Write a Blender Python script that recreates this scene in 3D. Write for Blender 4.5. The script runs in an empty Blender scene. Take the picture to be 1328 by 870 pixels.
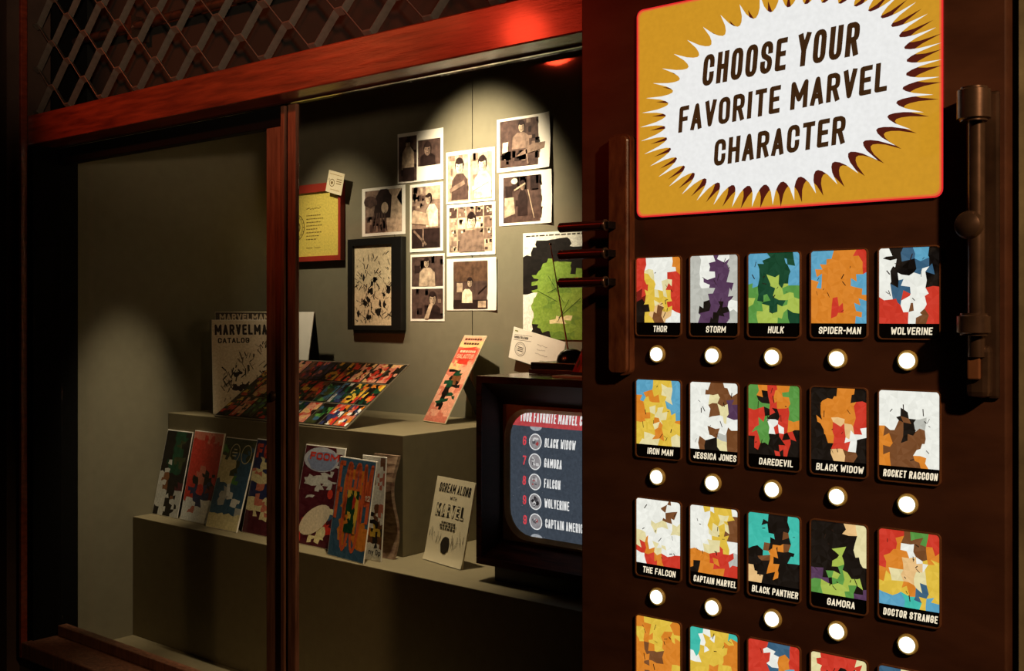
import bpy, bmesh, math, random
from mathutils import Vector, Matrix
R = math.radians
random.seed(7)
scene = bpy.context.scene
C = scene.collection

# ------------------------------------------------------------------ camera
cam_d = bpy.data.cameras.new('camera')
cam = bpy.data.objects.new('camera', cam_d); C.objects.link(cam)
cam.location = (0, 0, 1.6)
cam.rotation_euler = (R(90), 0, R(39.23))
cam_d.sensor_width = 36.0
cam_d.lens = 36.0 * 1400 / 1328
cam_d.shift_y = -25 / 1328
cam_d.clip_start = 0.02
scene.camera = cam

# ------------------------------------------------------------------ world, exposure
world = bpy.data.worlds.new('world'); scene.world = world
world.use_nodes = True
bg = world.node_tree.nodes['Background']
bg.inputs[0].default_value = (0.9, 0.55, 0.35, 1)
bg.inputs[1].default_value = 0.0035
vs = scene.view_settings
vs.view_transform = 'Standard'; vs.look = 'None'
vs.exposure = 0.0; vs.gamma = 1.0; vs.use_curve_mapping = False

# ------------------------------------------------------------------ room lamps (hall outside the case) and an added fill
def aim(o, target):
    d = Vector(target) - o.location
    o.rotation_euler = d.to_track_quat('-Z', 'Y').to_euler()

def spot(name, loc, target, energy, color, deg, blend=0.5, radius=0.03):
    l = bpy.data.lights.new(name, 'SPOT'); l.energy = energy; l.color = color
    l.spot_size = R(deg); l.spot_blend = blend; l.shadow_soft_size = radius
    o = bpy.data.objects.new(name, l); C.objects.link(o); o.location = loc; aim(o, target)
    return o

RED = (1.0, 0.055, 0.02)
WARM = (1.0, 0.66, 0.36)
DISPLAY = (1.0, 0.83, 0.60)
spot('red_hall_spotlight', (-2.10, 0.60, 2.485), (-1.55, 1.62, 2.34), 15.0, RED, 72, 0.9, 0.07)
spot('red_wash_spotlight', (-3.40, -0.50, 3.00), (-2.50, 1.62, 2.44), 95.0, (1.0, 0.17, 0.05), 38, 0.7, 0.08)
spot('warm_hall_spotlight', (1.15, 0.50, 2.75), (-0.52, 1.55, 1.52), 150.0, WARM, 44, 0.9, 0.05)
spot('grille_fill_light', (0.75, -0.45, 1.70), (-2.25, 1.66, 2.55), 210.0, (1.0, 0.74, 0.54), 24, 0.9, 0.06)  # added fill lamp, no such fixture seen; brightens the grille strands

# ------------------------------------------------------------------ colours and materials
def lin(c):
    out = []
    for v in c[:3]:
        v = v / 255.0
        out.append(v / 12.92 if v <= 0.04045 else ((v + 0.055) / 1.055) ** 2.4)
    return (out[0], out[1], out[2], 1.0)

MATS = {}
def mat(name, col, rough=0.6, metal=0.0, noise=0.0, scale=8.0, stretch=(1, 1, 1), bump=0.0, spec=0.5, col2=None, coat=0.0):
    if name in MATS: return MATS[name]
    m = bpy.data.materials.new(name); m.use_nodes = True
    nt = m.node_tree; b = nt.nodes['Principled BSDF']
    b.inputs['Roughness'].default_value = rough
    b.inputs['Metallic'].default_value = metal
    b.inputs['Specular IOR Level'].default_value = spec
    b.inputs['Coat Weight'].default_value = coat
    b.inputs['Coat Roughness'].default_value = 0.12
    c = lin(col)
    if noise or bump or col2:
        tc = nt.nodes.new('ShaderNodeTexCoord'); mp = nt.nodes.new('ShaderNodeMapping')
        mp.inputs['Scale'].default_value = stretch
        nz = nt.nodes.new('ShaderNodeTexNoise'); nz.inputs['Scale'].default_value = scale
        nz.inputs['Detail'].default_value = 6; nz.inputs['Roughness'].default_value = 0.6
        nt.links.new(tc.outputs['Object'], mp.inputs['Vector']); nt.links.new(mp.outputs['Vector'], nz.inputs['Vector'])
        rp = nt.nodes.new('ShaderNodeValToRGB')
        rp.color_ramp.elements[0].position = 0.3; rp.color_ramp.elements[1].position = 0.7
        lo = lin(col2) if col2 else tuple(v * (1 - noise) for v in c[:3]) + (1,)
        hi = c if col2 else tuple(min(1, v * (1 + noise)) for v in c[:3]) + (1,)
        rp.color_ramp.elements[0].color = lo; rp.color_ramp.elements[1].color = hi
        nt.links.new(nz.outputs['Fac'], rp.inputs['Fac']); nt.links.new(rp.outputs['Color'], b.inputs['Base Color'])
        if bump:
            bp = nt.nodes.new('ShaderNodeBump'); bp.inputs['Strength'].default_value = bump; bp.inputs['Distance'].default_value = 0.004
            nt.links.new(nz.outputs['Fac'], bp.inputs['Height']); nt.links.new(bp.outputs['Normal'], b.inputs['Normal'])
    else:
        b.inputs['Base Color'].default_value = c
    MATS[name] = m
    return m

def emit(name, col, strength=1.0):
    if name in MATS: return MATS[name]
    m = bpy.data.materials.new(name); m.use_nodes = True
    nt = m.node_tree; nt.nodes.clear()
    e = nt.nodes.new('ShaderNodeEmission'); e.inputs[0].default_value = lin(col); e.inputs[1].default_value = strength
    o = nt.nodes.new('ShaderNodeOutputMaterial'); nt.links.new(e.outputs[0], o.inputs[0])
    MATS[name] = m
    return m

def print_mat(name, rough=0.55, backlit=0.0, spec=0.3, lo=0.80, hi=1.12, scale=140, detail=4):
    """flat print: colours come from the face colour attribute; backlit film lets lamp light through"""
    m = bpy.data.materials.new(name); m.use_nodes = True
    nt = m.node_tree; b = nt.nodes['Principled BSDF']
    a = nt.nodes.new('ShaderNodeAttribute'); a.attribute_name = 'ink'
    tc = nt.nodes.new('ShaderNodeTexCoord'); nz = nt.nodes.new('ShaderNodeTexNoise')
    nz.inputs['Scale'].default_value = scale; nz.inputs['Detail'].default_value = detail
    mr = nt.nodes.new('ShaderNodeMapRange'); mr.inputs[1].default_value = 0.3; mr.inputs[2].default_value = 0.7
    mr.inputs[3].default_value = lo; mr.inputs[4].default_value = hi
    mx = nt.nodes.new('ShaderNodeMix'); mx.data_type = 'RGBA'; mx.blend_type = 'MULTIPLY'; mx.inputs['Factor'].default_value = 1.0
    nt.links.new(tc.outputs['Object'], nz.inputs['Vector']); nt.links.new(nz.outputs['Fac'], mr.inputs[0])
    nt.links.new(a.outputs['Color'], mx.inputs['A']); nt.links.new(mr.outputs[0], mx.inputs['B'])
    nt.links.new(mx.outputs['Result'], b.inputs['Base Color'])
    b.inputs['Roughness'].default_value = rough; b.inputs['Specular IOR Level'].default_value = spec
    if backlit:
        nt.links.new(mx.outputs['Result'], b.inputs['Emission Color'])
        b.inputs['Emission Strength'].default_value = backlit
        b.inputs['Base Color'].default_value = (0.02, 0.02, 0.02, 1)
        nt.links.remove(b.inputs['Base Color'].links[0])
    MATS[name] = m
    return m

PRINT = print_mat('printed_paper')
GLOSSY_PRINT = print_mat('glossy_print', 0.32, 0, 0.5)
PHOTO = print_mat('photo_paper', 0.35, 0, 0.4, 0.50, 1.45, 55, 8)
BACKLIT = print_mat('backlit_film', 0.35, 1.0, 0.3, 0.95, 1.03)
SCREEN = print_mat('crt_picture', 0.12, 0.95, 0.5)
wall_paint = mat('olive_wall_paint', (115, 110, 90), 0.75, 0, 0.06, 30, bump=0.05, spec=0.25)
plinth_paint = mat('olive_plinth_paint', (124, 114, 86), 0.65, 0, 0.06, 40, bump=0.04, spec=0.3)
black_paint = mat('black_paint', (11, 10, 8), 0.85, spec=0.1)
transom_dark = mat('dark_transom_space', (26, 27, 20), 0.8, 0, 0.5, 3)  # darkness of the open space behind the grille, put into the colour
beam_wood = mat('red_beam_wood', (150, 62, 34), 0.30, 0, 0, 5, (1.2, 6, 14), 0.25, 0.6, (88, 30, 16), 0.3)
stile_wood = mat('dark_stile_wood', (136, 90, 66), 0.42, 0, 0, 7, (14, 14, 1.2), 0.2, 0.4, (86, 52, 36))
board_wood = mat('brown_board_wood', (92, 54, 36), 0.46, 0, 0, 4, (1.5, 1.5, 4), 0.10, 0.4, (66, 36, 23))
bar_wood = mat('worn_bar_wood', (128, 74, 44), 0.32, 0, 0, 9, (6, 6, 2), 0.15, 0.5, (74, 34, 20), 0.3)
tv_wood = mat('mahogany_tv_wood', (92, 44, 28), 0.22, 0, 0, 6, (1.5, 8, 14), 0.05, 0.5, (52, 22, 14), 0.4)
tv_reveal_lit = mat('mahogany_reveal_lit', (126, 62, 42), 0.5, 0, 0, 6, (1.5, 8, 14), 0.05, 0.2, (52, 22, 14))  # lighter copy: the light on the lower reveal, put into the colour
tv_dark = mat('dark_tv_wood', (44, 24, 16), 0.4, 0, 0.3, 10, (2, 8, 14))  # dark base wood, also the shade on the upper and side reveals
brass = mat('worn_brass_mask', (200, 160, 104), 0.42, 0.2, 0.2, 20)
steel = mat('grey_grille_steel', (128, 118, 104), 0.42, 0.55, 0.25, 30, bump=0.1)
dark_metal = mat('dark_bronze', (104, 78, 62), 0.3, 0.7, 0.35, 22, bump=0.05)
peg_metal = mat('polished_dark_peg', (96, 44, 34), 0.26, 0.7, 0.2, 20)
black_plastic = mat('black_bakelite', (16, 14, 13), 0.22)
rim_metal = mat('copper_rim', (150, 96, 62), 0.4, 0.4, 0.15, 30)
paper = mat('cream_paper', (226, 214, 178), 0.7, 0, 0.05, 30)
white_paper = mat('white_paper', (236, 232, 218), 0.65, 0, 0.04, 30)
red_frame = mat('red_lacquer_frame', (150, 48, 34), 0.4, 0, 0.15, 14)
black_frame = mat('black_frame', (13, 12, 11), 0.4)
black_card = mat('black_card_back', (18, 17, 15), 0.7)
chrome = mat('chrome_rod', (190, 185, 170), 0.2, 1.0)
side_wall_m = mat('grimy_olive_plaster', (156, 142, 106), 0.7, 0, 0, 9, (1, 1, 1), 0.2, 0.3, (100, 90, 66))
outer_wall_m = mat('dark_brown_wall', (74, 52, 38), 0.7, 0, 0.3, 7)
floor_m = mat('dark_hall_floor', (52, 40, 32), 0.5, 0, 0.3, 5)
button_lamp = emit('lit_button', (255, 250, 232), 2.2)
button_halo = mat('yellow_bezel_glow', (190, 160, 88), 0.35)  # brass-yellow ring; its tone also stands for the glow round the cap

def glass_mat():
    m = bpy.data.materials.new('window_glass'); m.use_nodes = True
    nt = m.node_tree; nt.nodes.clear()
    tr = nt.nodes.new('ShaderNodeBsdfTransparent'); tr.inputs[0].default_value = (0.97, 0.97, 0.95, 1)
    gl = nt.nodes.new('ShaderNodeBsdfGlossy'); gl.inputs['Roughness'].default_value = 0.04
    lw = nt.nodes.new('ShaderNodeLayerWeight'); lw.inputs[0].default_value = 0.5
    pw = nt.nodes.new('ShaderNodeMath'); pw.operation = 'POWER'; pw.inputs[1].default_value = 5.0
    fr = nt.nodes.new('ShaderNodeMath'); fr.operation = 'MULTIPLY_ADD'; fr.inputs[1].default_value = 0.5; fr.inputs[2].default_value = 0.03
    nt.links.new(lw.outputs['Facing'], pw.inputs[0]); nt.links.new(pw.outputs[0], fr.inputs[0])
    mx = nt.nodes.new('ShaderNodeMixShader'); o = nt.nodes.new('ShaderNodeOutputMaterial')
    nt.links.new(fr.outputs[0], mx.inputs[0]); nt.links.new(tr.outputs[0], mx.inputs[1]); nt.links.new(gl.outputs[0], mx.inputs[2])
    nt.links.new(mx.outputs[0], o.inputs[0])
    return m
GLASS = glass_mat()

# ------------------------------------------------------------------ builders
def wloc(o):
    v = Vector((0, 0, 0))
    while o is not None:
        v += o.location; o = o.parent
    return v

def tag(o, label=None, cat=None, group=None, kind=None):
    if label: o['label'] = label
    if cat: o['category'] = cat
    if group: o['group'] = group
    if kind: o['kind'] = kind
    return o

def thing(name, loc, label=None, cat=None, group=None, rot=(0, 0, 0), kind=None):
    o = bpy.data.objects.new(name, None); C.objects.link(o)
    o.empty_display_size = 0.05
    o.location = loc; o.rotation_euler = rot
    return tag(o, label, cat, group, kind)

def link(name, me, parent=None, loc=None):
    o = bpy.data.objects.new(name, me); C.objects.link(o)
    if parent is not None: o.parent = parent
    if loc is not None: o.location = loc
    return o

def mesh_obj(name, bm, m, parent=None, world=False, smooth=False):
    """world=True: the bmesh is in world coordinates and the parents are unrotated"""
    me = bpy.data.meshes.new(name)
    if world and parent is not None:
        bmesh.ops.translate(bm, verts=bm.verts, vec=-wloc(parent))
    bm.to_mesh(me); bm.free()
    if smooth:
        for p in me.polygons: p.use_smooth = True
        me.set_sharp_from_angle(angle=R(32))
    me.materials.append(m)
    return link(name, me, parent)

def bm_box(bm, x0, x1, y0, y1, z0, z1, bevel=0.0, seg=2):
    r = bmesh.ops.create_cube(bm, size=1.0)
    vs_ = r['verts']
    bmesh.ops.scale(bm, verts=vs_, vec=(x1 - x0, y1 - y0, z1 - z0))
    bmesh.ops.translate(bm, verts=vs_, vec=((x0 + x1) / 2, (y0 + y1) / 2, (z0 + z1) / 2))
    if bevel:
        ed = list({e for v in vs_ for e in v.link_edges})
        bmesh.ops.bevel(bm, geom=ed, offset=bevel, segments=seg, affect='EDGES', profile=0.6)

def box(name, b, m, parent=None, bevel=0.0, world=True, seg=2):
    bm = bmesh.new(); bm_box(bm, *b, bevel=bevel, seg=seg)
    if parent is None:
        # origin at the base centre
        c = Vector(((b[0] + b[1]) / 2, (b[2] + b[3]) / 2, b[4]))
        bmesh.ops.translate(bm, verts=bm.verts, vec=-c)
        o = mesh_obj(name, bm, m); o.location = c
        return o
    return mesh_obj(name, bm, m, parent, world)

def bm_cyl(bm, p0, p1, r0, r1=None, n=16, bevel=0.0):
    r1 = r0 if r1 is None else r1
    p0, p1 = Vector(p0), Vector(p1); d = p1 - p0
    mtx = Matrix.Translation((p0 + p1) / 2) @ d.to_track_quat('Z', 'Y').to_matrix().to_4x4()
    r = bmesh.ops.create_cone(bm, cap_ends=True, segments=n, radius1=r0, radius2=r1, depth=d.length, matrix=mtx)
    if bevel:
        ed = [e for e in {e for v in r['verts'] for e in v.link_edges} if any(len(f.verts) > 4 for f in e.link_faces)]
        bmesh.ops.bevel(bm, geom=ed, offset=bevel, segments=3, affect='EDGES')

def cyl(name, p0, p1, r0, m, parent, r1=None, n=16, bevel=0.0, world=True, smooth=True):
    bm = bmesh.new(); bm_cyl(bm, p0, p1, r0, r1, n, bevel)
    return mesh_obj(name, bm, m, parent, world, smooth)

def lathe(name, prof, m, parent, origin, axis='Z', n=24, world=True):
    """prof: list of (radius, height) turned about the axis through origin"""
    bm = bmesh.new(); rings = []
    for r, h in prof:
        ring = []
        for k in range(n):
            a = 2 * math.pi * k / n
            if axis == 'Z': v = (r * math.cos(a), r * math.sin(a), h)
            else: v = (r * math.cos(a), -h, r * math.sin(a))          # turned about -Y
            ring.append(bm.verts.new(Vector(v) + Vector(origin)))
        rings.append(ring)
    for i in range(len(rings) - 1):
        for k in range(n):
            bm.faces.new((rings[i][k], rings[i][(k + 1) % n], rings[i + 1][(k + 1) % n], rings[i + 1][k]))
    bm.faces.new(rings[0]); bm.faces.new(rings[-1])
    bmesh.ops.recalc_face_normals(bm, faces=bm.faces)
    return mesh_obj(name, bm, m, parent, world, True)

def rrect(x0, x1, z0, z1, r, n=5):
    pts = []
    for cx, cz, a0 in ((x1 - r, z1 - r, 0), (x0 + r, z1 - r, 90), (x0 + r, z0 + r, 180), (x1 - r, z0 + r, 270)):
        for k in range(n + 1):
            a = R(a0 + 90 * k / n); pts.append((cx + r * math.cos(a), cz + r * math.sin(a)))
    return pts

def ring_mesh(name, outer, inner, y0, y1, m, parent, yin=None, world=True, smooth=False):
    """frame between two outlines in XZ; front at y0, back at y1; inner edge front at yin"""
    yin = y0 if yin is None else yin
    bm = bmesh.new(); n = len(outer)
    a = [bm.verts.new((x, y0, z)) for x, z in outer]; b = [bm.verts.new((x, yin, z)) for x, z in inner]
    c = [bm.verts.new((x, y1, z)) for x, z in outer]; d = [bm.verts.new((x, y1, z)) for x, z in inner]
    for k in range(n):
        j = (k + 1) % n
        bm.faces.new((a[k], a[j], b[j], b[k])); bm.faces.new((c[j], c[k], d[k], d[j]))
        bm.faces.new((a[j], a[k], c[k], c[j])); bm.faces.new((b[k], b[j], d[j], d[k]))
    bmesh.ops.recalc_face_normals(bm, faces=bm.faces)
    return mesh_obj(name, bm, m, parent, world, smooth)

def plate(name, outline, y0, y1, m, parent, world=True):
    bm = bmesh.new()
    a = [bm.verts.new((x, y0, z)) for x, z in outline]; c = [bm.verts.new((x, y1, z)) for x, z in outline]
    bm.faces.new(a); bm.faces.new(list(reversed(c))); n = len(a)
    for k in range(n): bm.faces.new((a[k], c[k], c[(k + 1) % n], a[(k + 1) % n]))
    bmesh.ops.recalc_face_normals(bm, faces=bm.faces)
    return mesh_obj(name, bm, m, parent, world)

# ------------------------------------------------------------------ flat print
STEP = 0.00025
class Art:
    """flat printed shapes, each a polygon with its own ink; layers are stacked by a hair's breadth towards the reader"""
    def __init__(s): s.v = []; s.f = []; s.c = []; s.layer = 0
    def up(s): s.layer += 1; return s
    def poly(s, pts, col):
        i = len(s.v); s.v += [(x, z, s.layer) for x, z in pts]
        s.f.append(tuple(range(i, i + len(pts)))); s.c.append(lin(col))
    def rect(s, x0, x1, z0, z1, col): s.poly([(x0, z0), (x1, z0), (x1, z1), (x0, z1)], col)
    def ell(s, cx, cz, rx, rz, col, n=16, wob=0.0, rot=0.0):
        ps = []
        for k in range(n):
            a = 2 * math.pi * k / n; q = 1 + random.uniform(-wob, wob)
            x, z = rx * q * math.cos(a), rz * q * math.sin(a)
            ps.append((cx + x * math.cos(rot) - z * math.sin(rot), cz + x * math.sin(rot) + z * math.cos(rot)))
        s.poly(ps, col)
    def seg(s, p, q, t, col):
        dx, dz = q[0] - p[0], q[1] - p[1]; l = math.hypot(dx, dz) or 1e-6
        nx, nz = -dz / l * t / 2, dx / l * t / 2
        s.poly([(p[0] - nx, p[1] - nz), (q[0] - nx, q[1] - nz), (q[0] + nx, q[1] + nz), (p[0] + nx, p[1] + nz)], col)
    def ring(s, cx, cz, r, t, col, n=28, rz=None):
        rz = rz or r
        for k in range(n):
            a, b = 2 * math.pi * k / n, 2 * math.pi * (k + 1) / n
            s.poly([(cx + (r - t) * math.cos(a), cz + (rz - t) * math.sin(a)), (cx + r * math.cos(a), cz + rz * math.sin(a)),
                    (cx + r * math.cos(b), cz + rz * math.sin(b)), (cx + (r - t) * math.cos(b), cz + (rz - t) * math.sin(b))], col)
    def mosaic(s, x0, x1, z0, z1, rows, jit=0.30, var=14, fine=2):
        """abstract colour patches: a jittered grid, one palette letter for each cell, every cell split in two"""
        r0, c0 = len(rows), len(rows[0]); f = fine
        nr, nc = r0 * f, c0 * f
        def cell(i, j):
            u = (j + .5) / f + random.gauss(0, .22 if f > 1 else 0); w = (i + .5) / f + random.gauss(0, .22 if f > 1 else 0)
            return rows[min(r0 - 1, max(0, int(w)))][min(c0 - 1, max(0, int(u)))]
        g = {}
        for i in range(nr + 1):
            for j in range(nc + 1):
                u, w = j / nc, 1 - i / nr
                if 0 < j < nc: u += random.uniform(-jit, jit) / nc
                if 0 < i < nr: w += random.uniform(-jit, jit) / nr
                g[i, j] = (x0 + (x1 - x0) * u, z0 + (z1 - z0) * w)
        for i in range(nr):
            for j in range(nc):
                a, b, c, d = g[i + 1, j], g[i + 1, j + 1], g[i, j + 1], g[i, j]
                tri = ((a, b, c), (a, c, d)) if random.random() < 0.5 else ((a, b, d), (b, c, d))
                letter = cell(i, j)
                for t in tri:
                    k = random.uniform(-var, var)
                    s.poly(t, [min(255, max(3, q + k)) for q in PAL[letter]])
    def text(s, txt, x, z, h, w, col, t=0.2, slant=0.0, rot=0.0, gap=0.32):
        """stroke lettering: left end x, baseline z, cap height h, letter width w"""
        cx = 0.0
        ca, sa = math.cos(rot), math.sin(rot)
        tt = t * h
        def put(px, pz):
            px += slant * pz
            return (x + px * ca - pz * sa, z + px * sa + pz * ca)
        for ch in txt:
            lw = w * WIDE.get(ch, 1.0)
            for pl in GLYPH.get(ch, []):
                pp = [(cx + tt / 2 + gx * (lw - tt), tt / 2 + gz * (h - tt)) for gx, gz in pl]
                for i in range(len(pp) - 1):
                    p, q = pp[i], pp[i + 1]
                    dx, dz = q[0] - p[0], q[1] - p[1]; l = math.hypot(dx, dz)
                    if l < 1e-7: continue
                    e0 = tt / 2 if (i == 0 and pl[0] != pl[-1]) else 0; e1 = tt / 2 if (i == len(pp) - 2 and pl[0] != pl[-1]) else 0
                    ux, uz = dx / l, dz / l
                    a = (p[0] - ux * e0, p[1] - uz * e0); b = (q[0] + ux * e1, q[1] + uz * e1)
                    nx, nz = -uz * tt / 2, ux * tt / 2
                    s.poly([put(a[0] - nx, a[1] - nz), put(b[0] - nx, b[1] - nz), put(b[0] + nx, b[1] + nz), put(a[0] + nx, a[1] + nz)], col)
                rng = range(1, len(pp) - 1) if pl[0] != pl[-1] else range(len(pp) - 1)
                for i in rng:
                    s.poly([put(pp[i][0] + tt / 2 * math.cos(k * math.pi / 4), pp[i][1] + tt / 2 * math.sin(k * math.pi / 4)) for k in range(8)], col)
            cx += lw + gap * tt * 2.0 if ch != ' ' else w * 0.62
        return cx
    def width(s, txt, h, w, t=0.2, gap=0.32):
        return sum((w * WIDE.get(c, 1.0) + gap * t * h * 2.0) if c != ' ' else w * 0.62 for c in txt) - gap * t * h * 2.0
    def ctext(s, txt, cx, z, h, width, col, t=0.2, slant=0.0, rot=0.0):
        """centred line of a given total width"""
        lo = s.width(txt, h, 1.0, t); c0 = s.width(txt, h, 0.0, t)
        w = (width - c0) / (lo - c0)
        s.text(txt, cx - width / 2 * math.cos(rot) - slant * h / 2, z - width / 2 * math.sin(rot), h, w, col, t, slant, rot)
    def build(s, name, parent, m, y=0.0, world=False):
        """local frame: x right, z up, printed side looks to -y"""
        me = bpy.data.meshes.new(name)
        off = wloc(parent) if world else Vector((0, 0, 0))
        me.from_pydata([(x - off.x, y - STEP * (l + 1) - off.y, z - off.z) for x, z, l in s.v], [], s.f)
        at = me.color_attributes.new('ink', 'FLOAT_COLOR', 'CORNER')
        for p, c in zip(me.polygons, s.c):
            for li in p.loop_indices: at.data[li].color = c
        me.materials.append(m)
        return link(name, me, parent)

WIDE = {'I': 0.42, 'M': 1.35, 'W': 1.4, '1': 0.55, '-': 0.7, 'T': 0.95, 'L': 0.9, 'E': 0.9, 'F': 0.88, 'J': 0.85}
def arc(*p): return list(p)
_O = [(0, .2), (0, .8), (.08, .93), (.3, 1), (.7, 1), (.92, .93), (1, .8), (1, .2), (.92, .07), (.7, 0), (.3, 0), (.08, .07), (0, .2)]
GLYPH = {
 'A': [[(0, 0), (.5, 1), (1, 0)], [(.2, .27), (.8, .27)]],
 'B': [[(0, 0), (0, 1), (.65, 1), (.95, .9), (.95, .62), (.65, .52), (0, .52)], [(.65, .52), (1, .4), (1, .12), (.65, 0), (0, 0)]],
 'C': [[(1, .68), (1, .8), (.92, .93), (.7, 1), (.3, 1), (.08, .93), (0, .8), (0, .2), (.08, .07), (.3, 0), (.7, 0), (.92, .07), (1, .2), (1, .32)]],
 'D': [[(0, 0), (0, 1), (.6, 1), (.9, .92), (1, .78), (1, .22), (.9, .08), (.6, 0), (0, 0)]],
 'E': [[(1, 1), (0, 1), (0, 0), (1, 0)], [(0, .52), (.85, .52)]],
 'F': [[(1, 1), (0, 1), (0, 0)], [(0, .5), (.85, .5)]],
 'G': [[(1, .7), (1, .8), (.92, .93), (.7, 1), (.3, 1), (.08, .93), (0, .8), (0, .2), (.08, .07), (.3, 0), (.7, 0), (.92, .07), (1, .2), (1, .46), (.55, .46)]],
 'H': [[(0, 0), (0, 1)], [(1, 0), (1, 1)], [(0, .52), (1, .52)]],
 'I': [[(.5, 0), (.5, 1)]],
 'J': [[(1, 1), (1, .2), (.9, .07), (.65, 0), (.35, 0), (.1, .07), (0, .2), (0, .3)]],
 'K': [[(0, 0), (0, 1)], [(1, 1), (.1, .45)], [(.35, .6), (1, 0)]],
 'L': [[(0, 1), (0, 0), (1, 0)]],
 'M': [[(0, 0), (0, 1), (.5, .3), (1, 1), (1, 0)]],
 'N': [[(0, 0), (0, 1), (1, 0), (1, 1)]],
 'O': [_O],
 'P': [[(0, 0), (0, 1), (.65, 1), (.95, .92), (1, .8), (1, .62), (.95, .5), (.65, .43), (0, .43)]],
 'R': [[(0, 0), (0, 1), (.65, 1), (.95, .92), (1, .8), (1, .66), (.95, .55), (.65, .48), (0, .48)], [(.6, .48), (1, 0)]],
 'S': [[(1, .72), (1, .82), (.9, .94), (.65, 1), (.35, 1), (.1, .94), (0, .82), (0, .7), (.12, .58), (.88, .42), (1, .3), (1, .18), (.9, .06), (.65, 0), (.35, 0), (.1, .06), (0, .18), (0, .28)]],
 'T': [[(0, 1), (1, 1)], [(.5, 0), (.5, 1)]],
 'U': [[(0, 1), (0, .2), (.08, .07), (.3, 0), (.7, 0), (.92, .07), (1, .2), (1, 1)]],
 'V': [[(0, 1), (.5, 0), (1, 1)]],
 'W': [[(0, 1), (.22, 0), (.5, .75), (.78, 0), (1, 1)]],
 'X': [[(0, 0), (1, 1)], [(0, 1), (1, 0)]],
 'Y': [[(0, 1), (.5, .48), (1, 1)], [(.5, .48), (.5, 0)]],
 'n': [[(0, 0), (0, .66)], [(0, .5), (.3, .66), (.8, .66), (1, .5), (1, 0)]],
 'y': [[(0, .66), (.5, .05)], [(1, .66), (.3, -.25)]],
 'p': [[(0, -.28), (0, .66), (.8, .66), (1, .5), (1, .15), (.8, 0), (0, 0)]],
 '1': [[(0, .8), (.7, 1), (.7, 0)]],
 '2': [[(0, .75), (.1, .93), (.4, 1), (.7, 1), (1, .85), (1, .65), (0, 0), (1, 0)]],
 '6': [[(.95, .8), (.9, .93), (.65, 1), (.35, 1), (.1, .93), (0, .8), (0, .2), (.1, .07), (.35, 0), (.65, 0), (.9, .07), (1, .2), (1, .38), (.9, .5), (.65, .56), (0, .5)]],
 '7': [[(0, 1), (1, 1), (.35, 0)]],
 '8': [[(.5, .52), (.12, .6), (.05, .75), (.1, .93), (.4, 1), (.6, 1), (.9, .93), (.95, .75), (.88, .6), (.5, .52), (.1, .42), (0, .25), (.05, .08), (.35, 0), (.65, 0), (.95, .08), (1, .25), (.9, .42), (.5, .52)]],
 '9': [[(.05, .2), (.1, .07), (.35, 0), (.65, 0), (.9, .07), (1, .2), (1, .8), (.9, .93), (.65, 1), (.35, 1), (.1, .93), (0, .8), (0, .62), (.1, .5), (.35, .44), (1, .5)]],
 '-': [[(.1, .48), (.9, .48)]],
}
PAL = dict(w=(236, 236, 226), c=(226, 214, 160), y=(222, 186, 66), o=(214, 128, 40), r=(202, 56, 40), d=(116, 28, 20), k=(20, 15, 12),
           b=(92, 160, 190), t=(64, 184, 166), g=(88, 146, 66), G=(18, 66, 42), l=(168, 188, 80), p=(84, 56, 84), n=(116, 72, 40),
           s=(186, 186, 176), f=(230, 188, 128), v=(46, 52, 92), m=(78, 26, 34), e=(58, 94, 120), h=(206, 120, 96), a=(226, 160, 130), i=(60, 66, 36))

# ================================================================== THE SETTING
XL, YB, XR = -3.25, 2.62, -1.02
S = lambda o: tag(o, kind='structure')
wb = S(box('wall_back', (XL - 0.03, -2.306, YB, YB + 0.03, 0.5, 2.78), wall_paint))
box('wall_panel', (-2.303, XR + 0.03, YB, YB + 0.03, 0.5, 2.78), wall_paint, wb)
S(box('wall_left', (XL - 0.03, XL, 1.72, YB, 0.5, 2.78), wall_paint))
S(box('wall_right', (XR, XR + 0.03, 1.72, YB, 0.5, 2.78), wall_paint))
S(box('floor', (XL, XR, 1.72, YB, 0.50, 0.54), plinth_paint))
S(box('ceiling', (XL - 0.03, XR + 0.03, 1.84, YB + 0.03, 2.78, 2.81), black_paint))
S(box('floor_hall', (-6.0, 3.0, -3.0, 1.62, -0.05, 0.0), floor_m))
S(box('wall_front_base', (-3.30, XR + 0.03, 1.62, 1.72, 0.0, 0.56), outer_wall_m))
S(box('wall_front', (-4.6, -3.285, 1.58, 1.72, 0.0, 3.0), outer_wall_m))
S(box('dark_transom_panel', (XL - 0.03, XR + 0.03, 1.82, 1.84, 2.20, 3.0), transom_dark))  # added dark panel for the unlit space, keeps the case light in
S(box('wall_side', (-0.395, 1.2, 1.575, 1.72, 0.0, 3.0), side_wall_m))
S(box('trim_1', (-3.249, -3.236, 1.600, 1.62, 0.56, 3.0), beam_wood, bevel=0.002))
S(box('dark_cover_strip', (-3.249, -3.236, 1.70, 1.815, 2.213, 3.0), black_paint))  # added black strip hiding the bright wall end behind the grille
S(box('trim_2', (-3.278, -3.22, 1.63, 1.775, 0.60, 2.123), black_paint))

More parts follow.
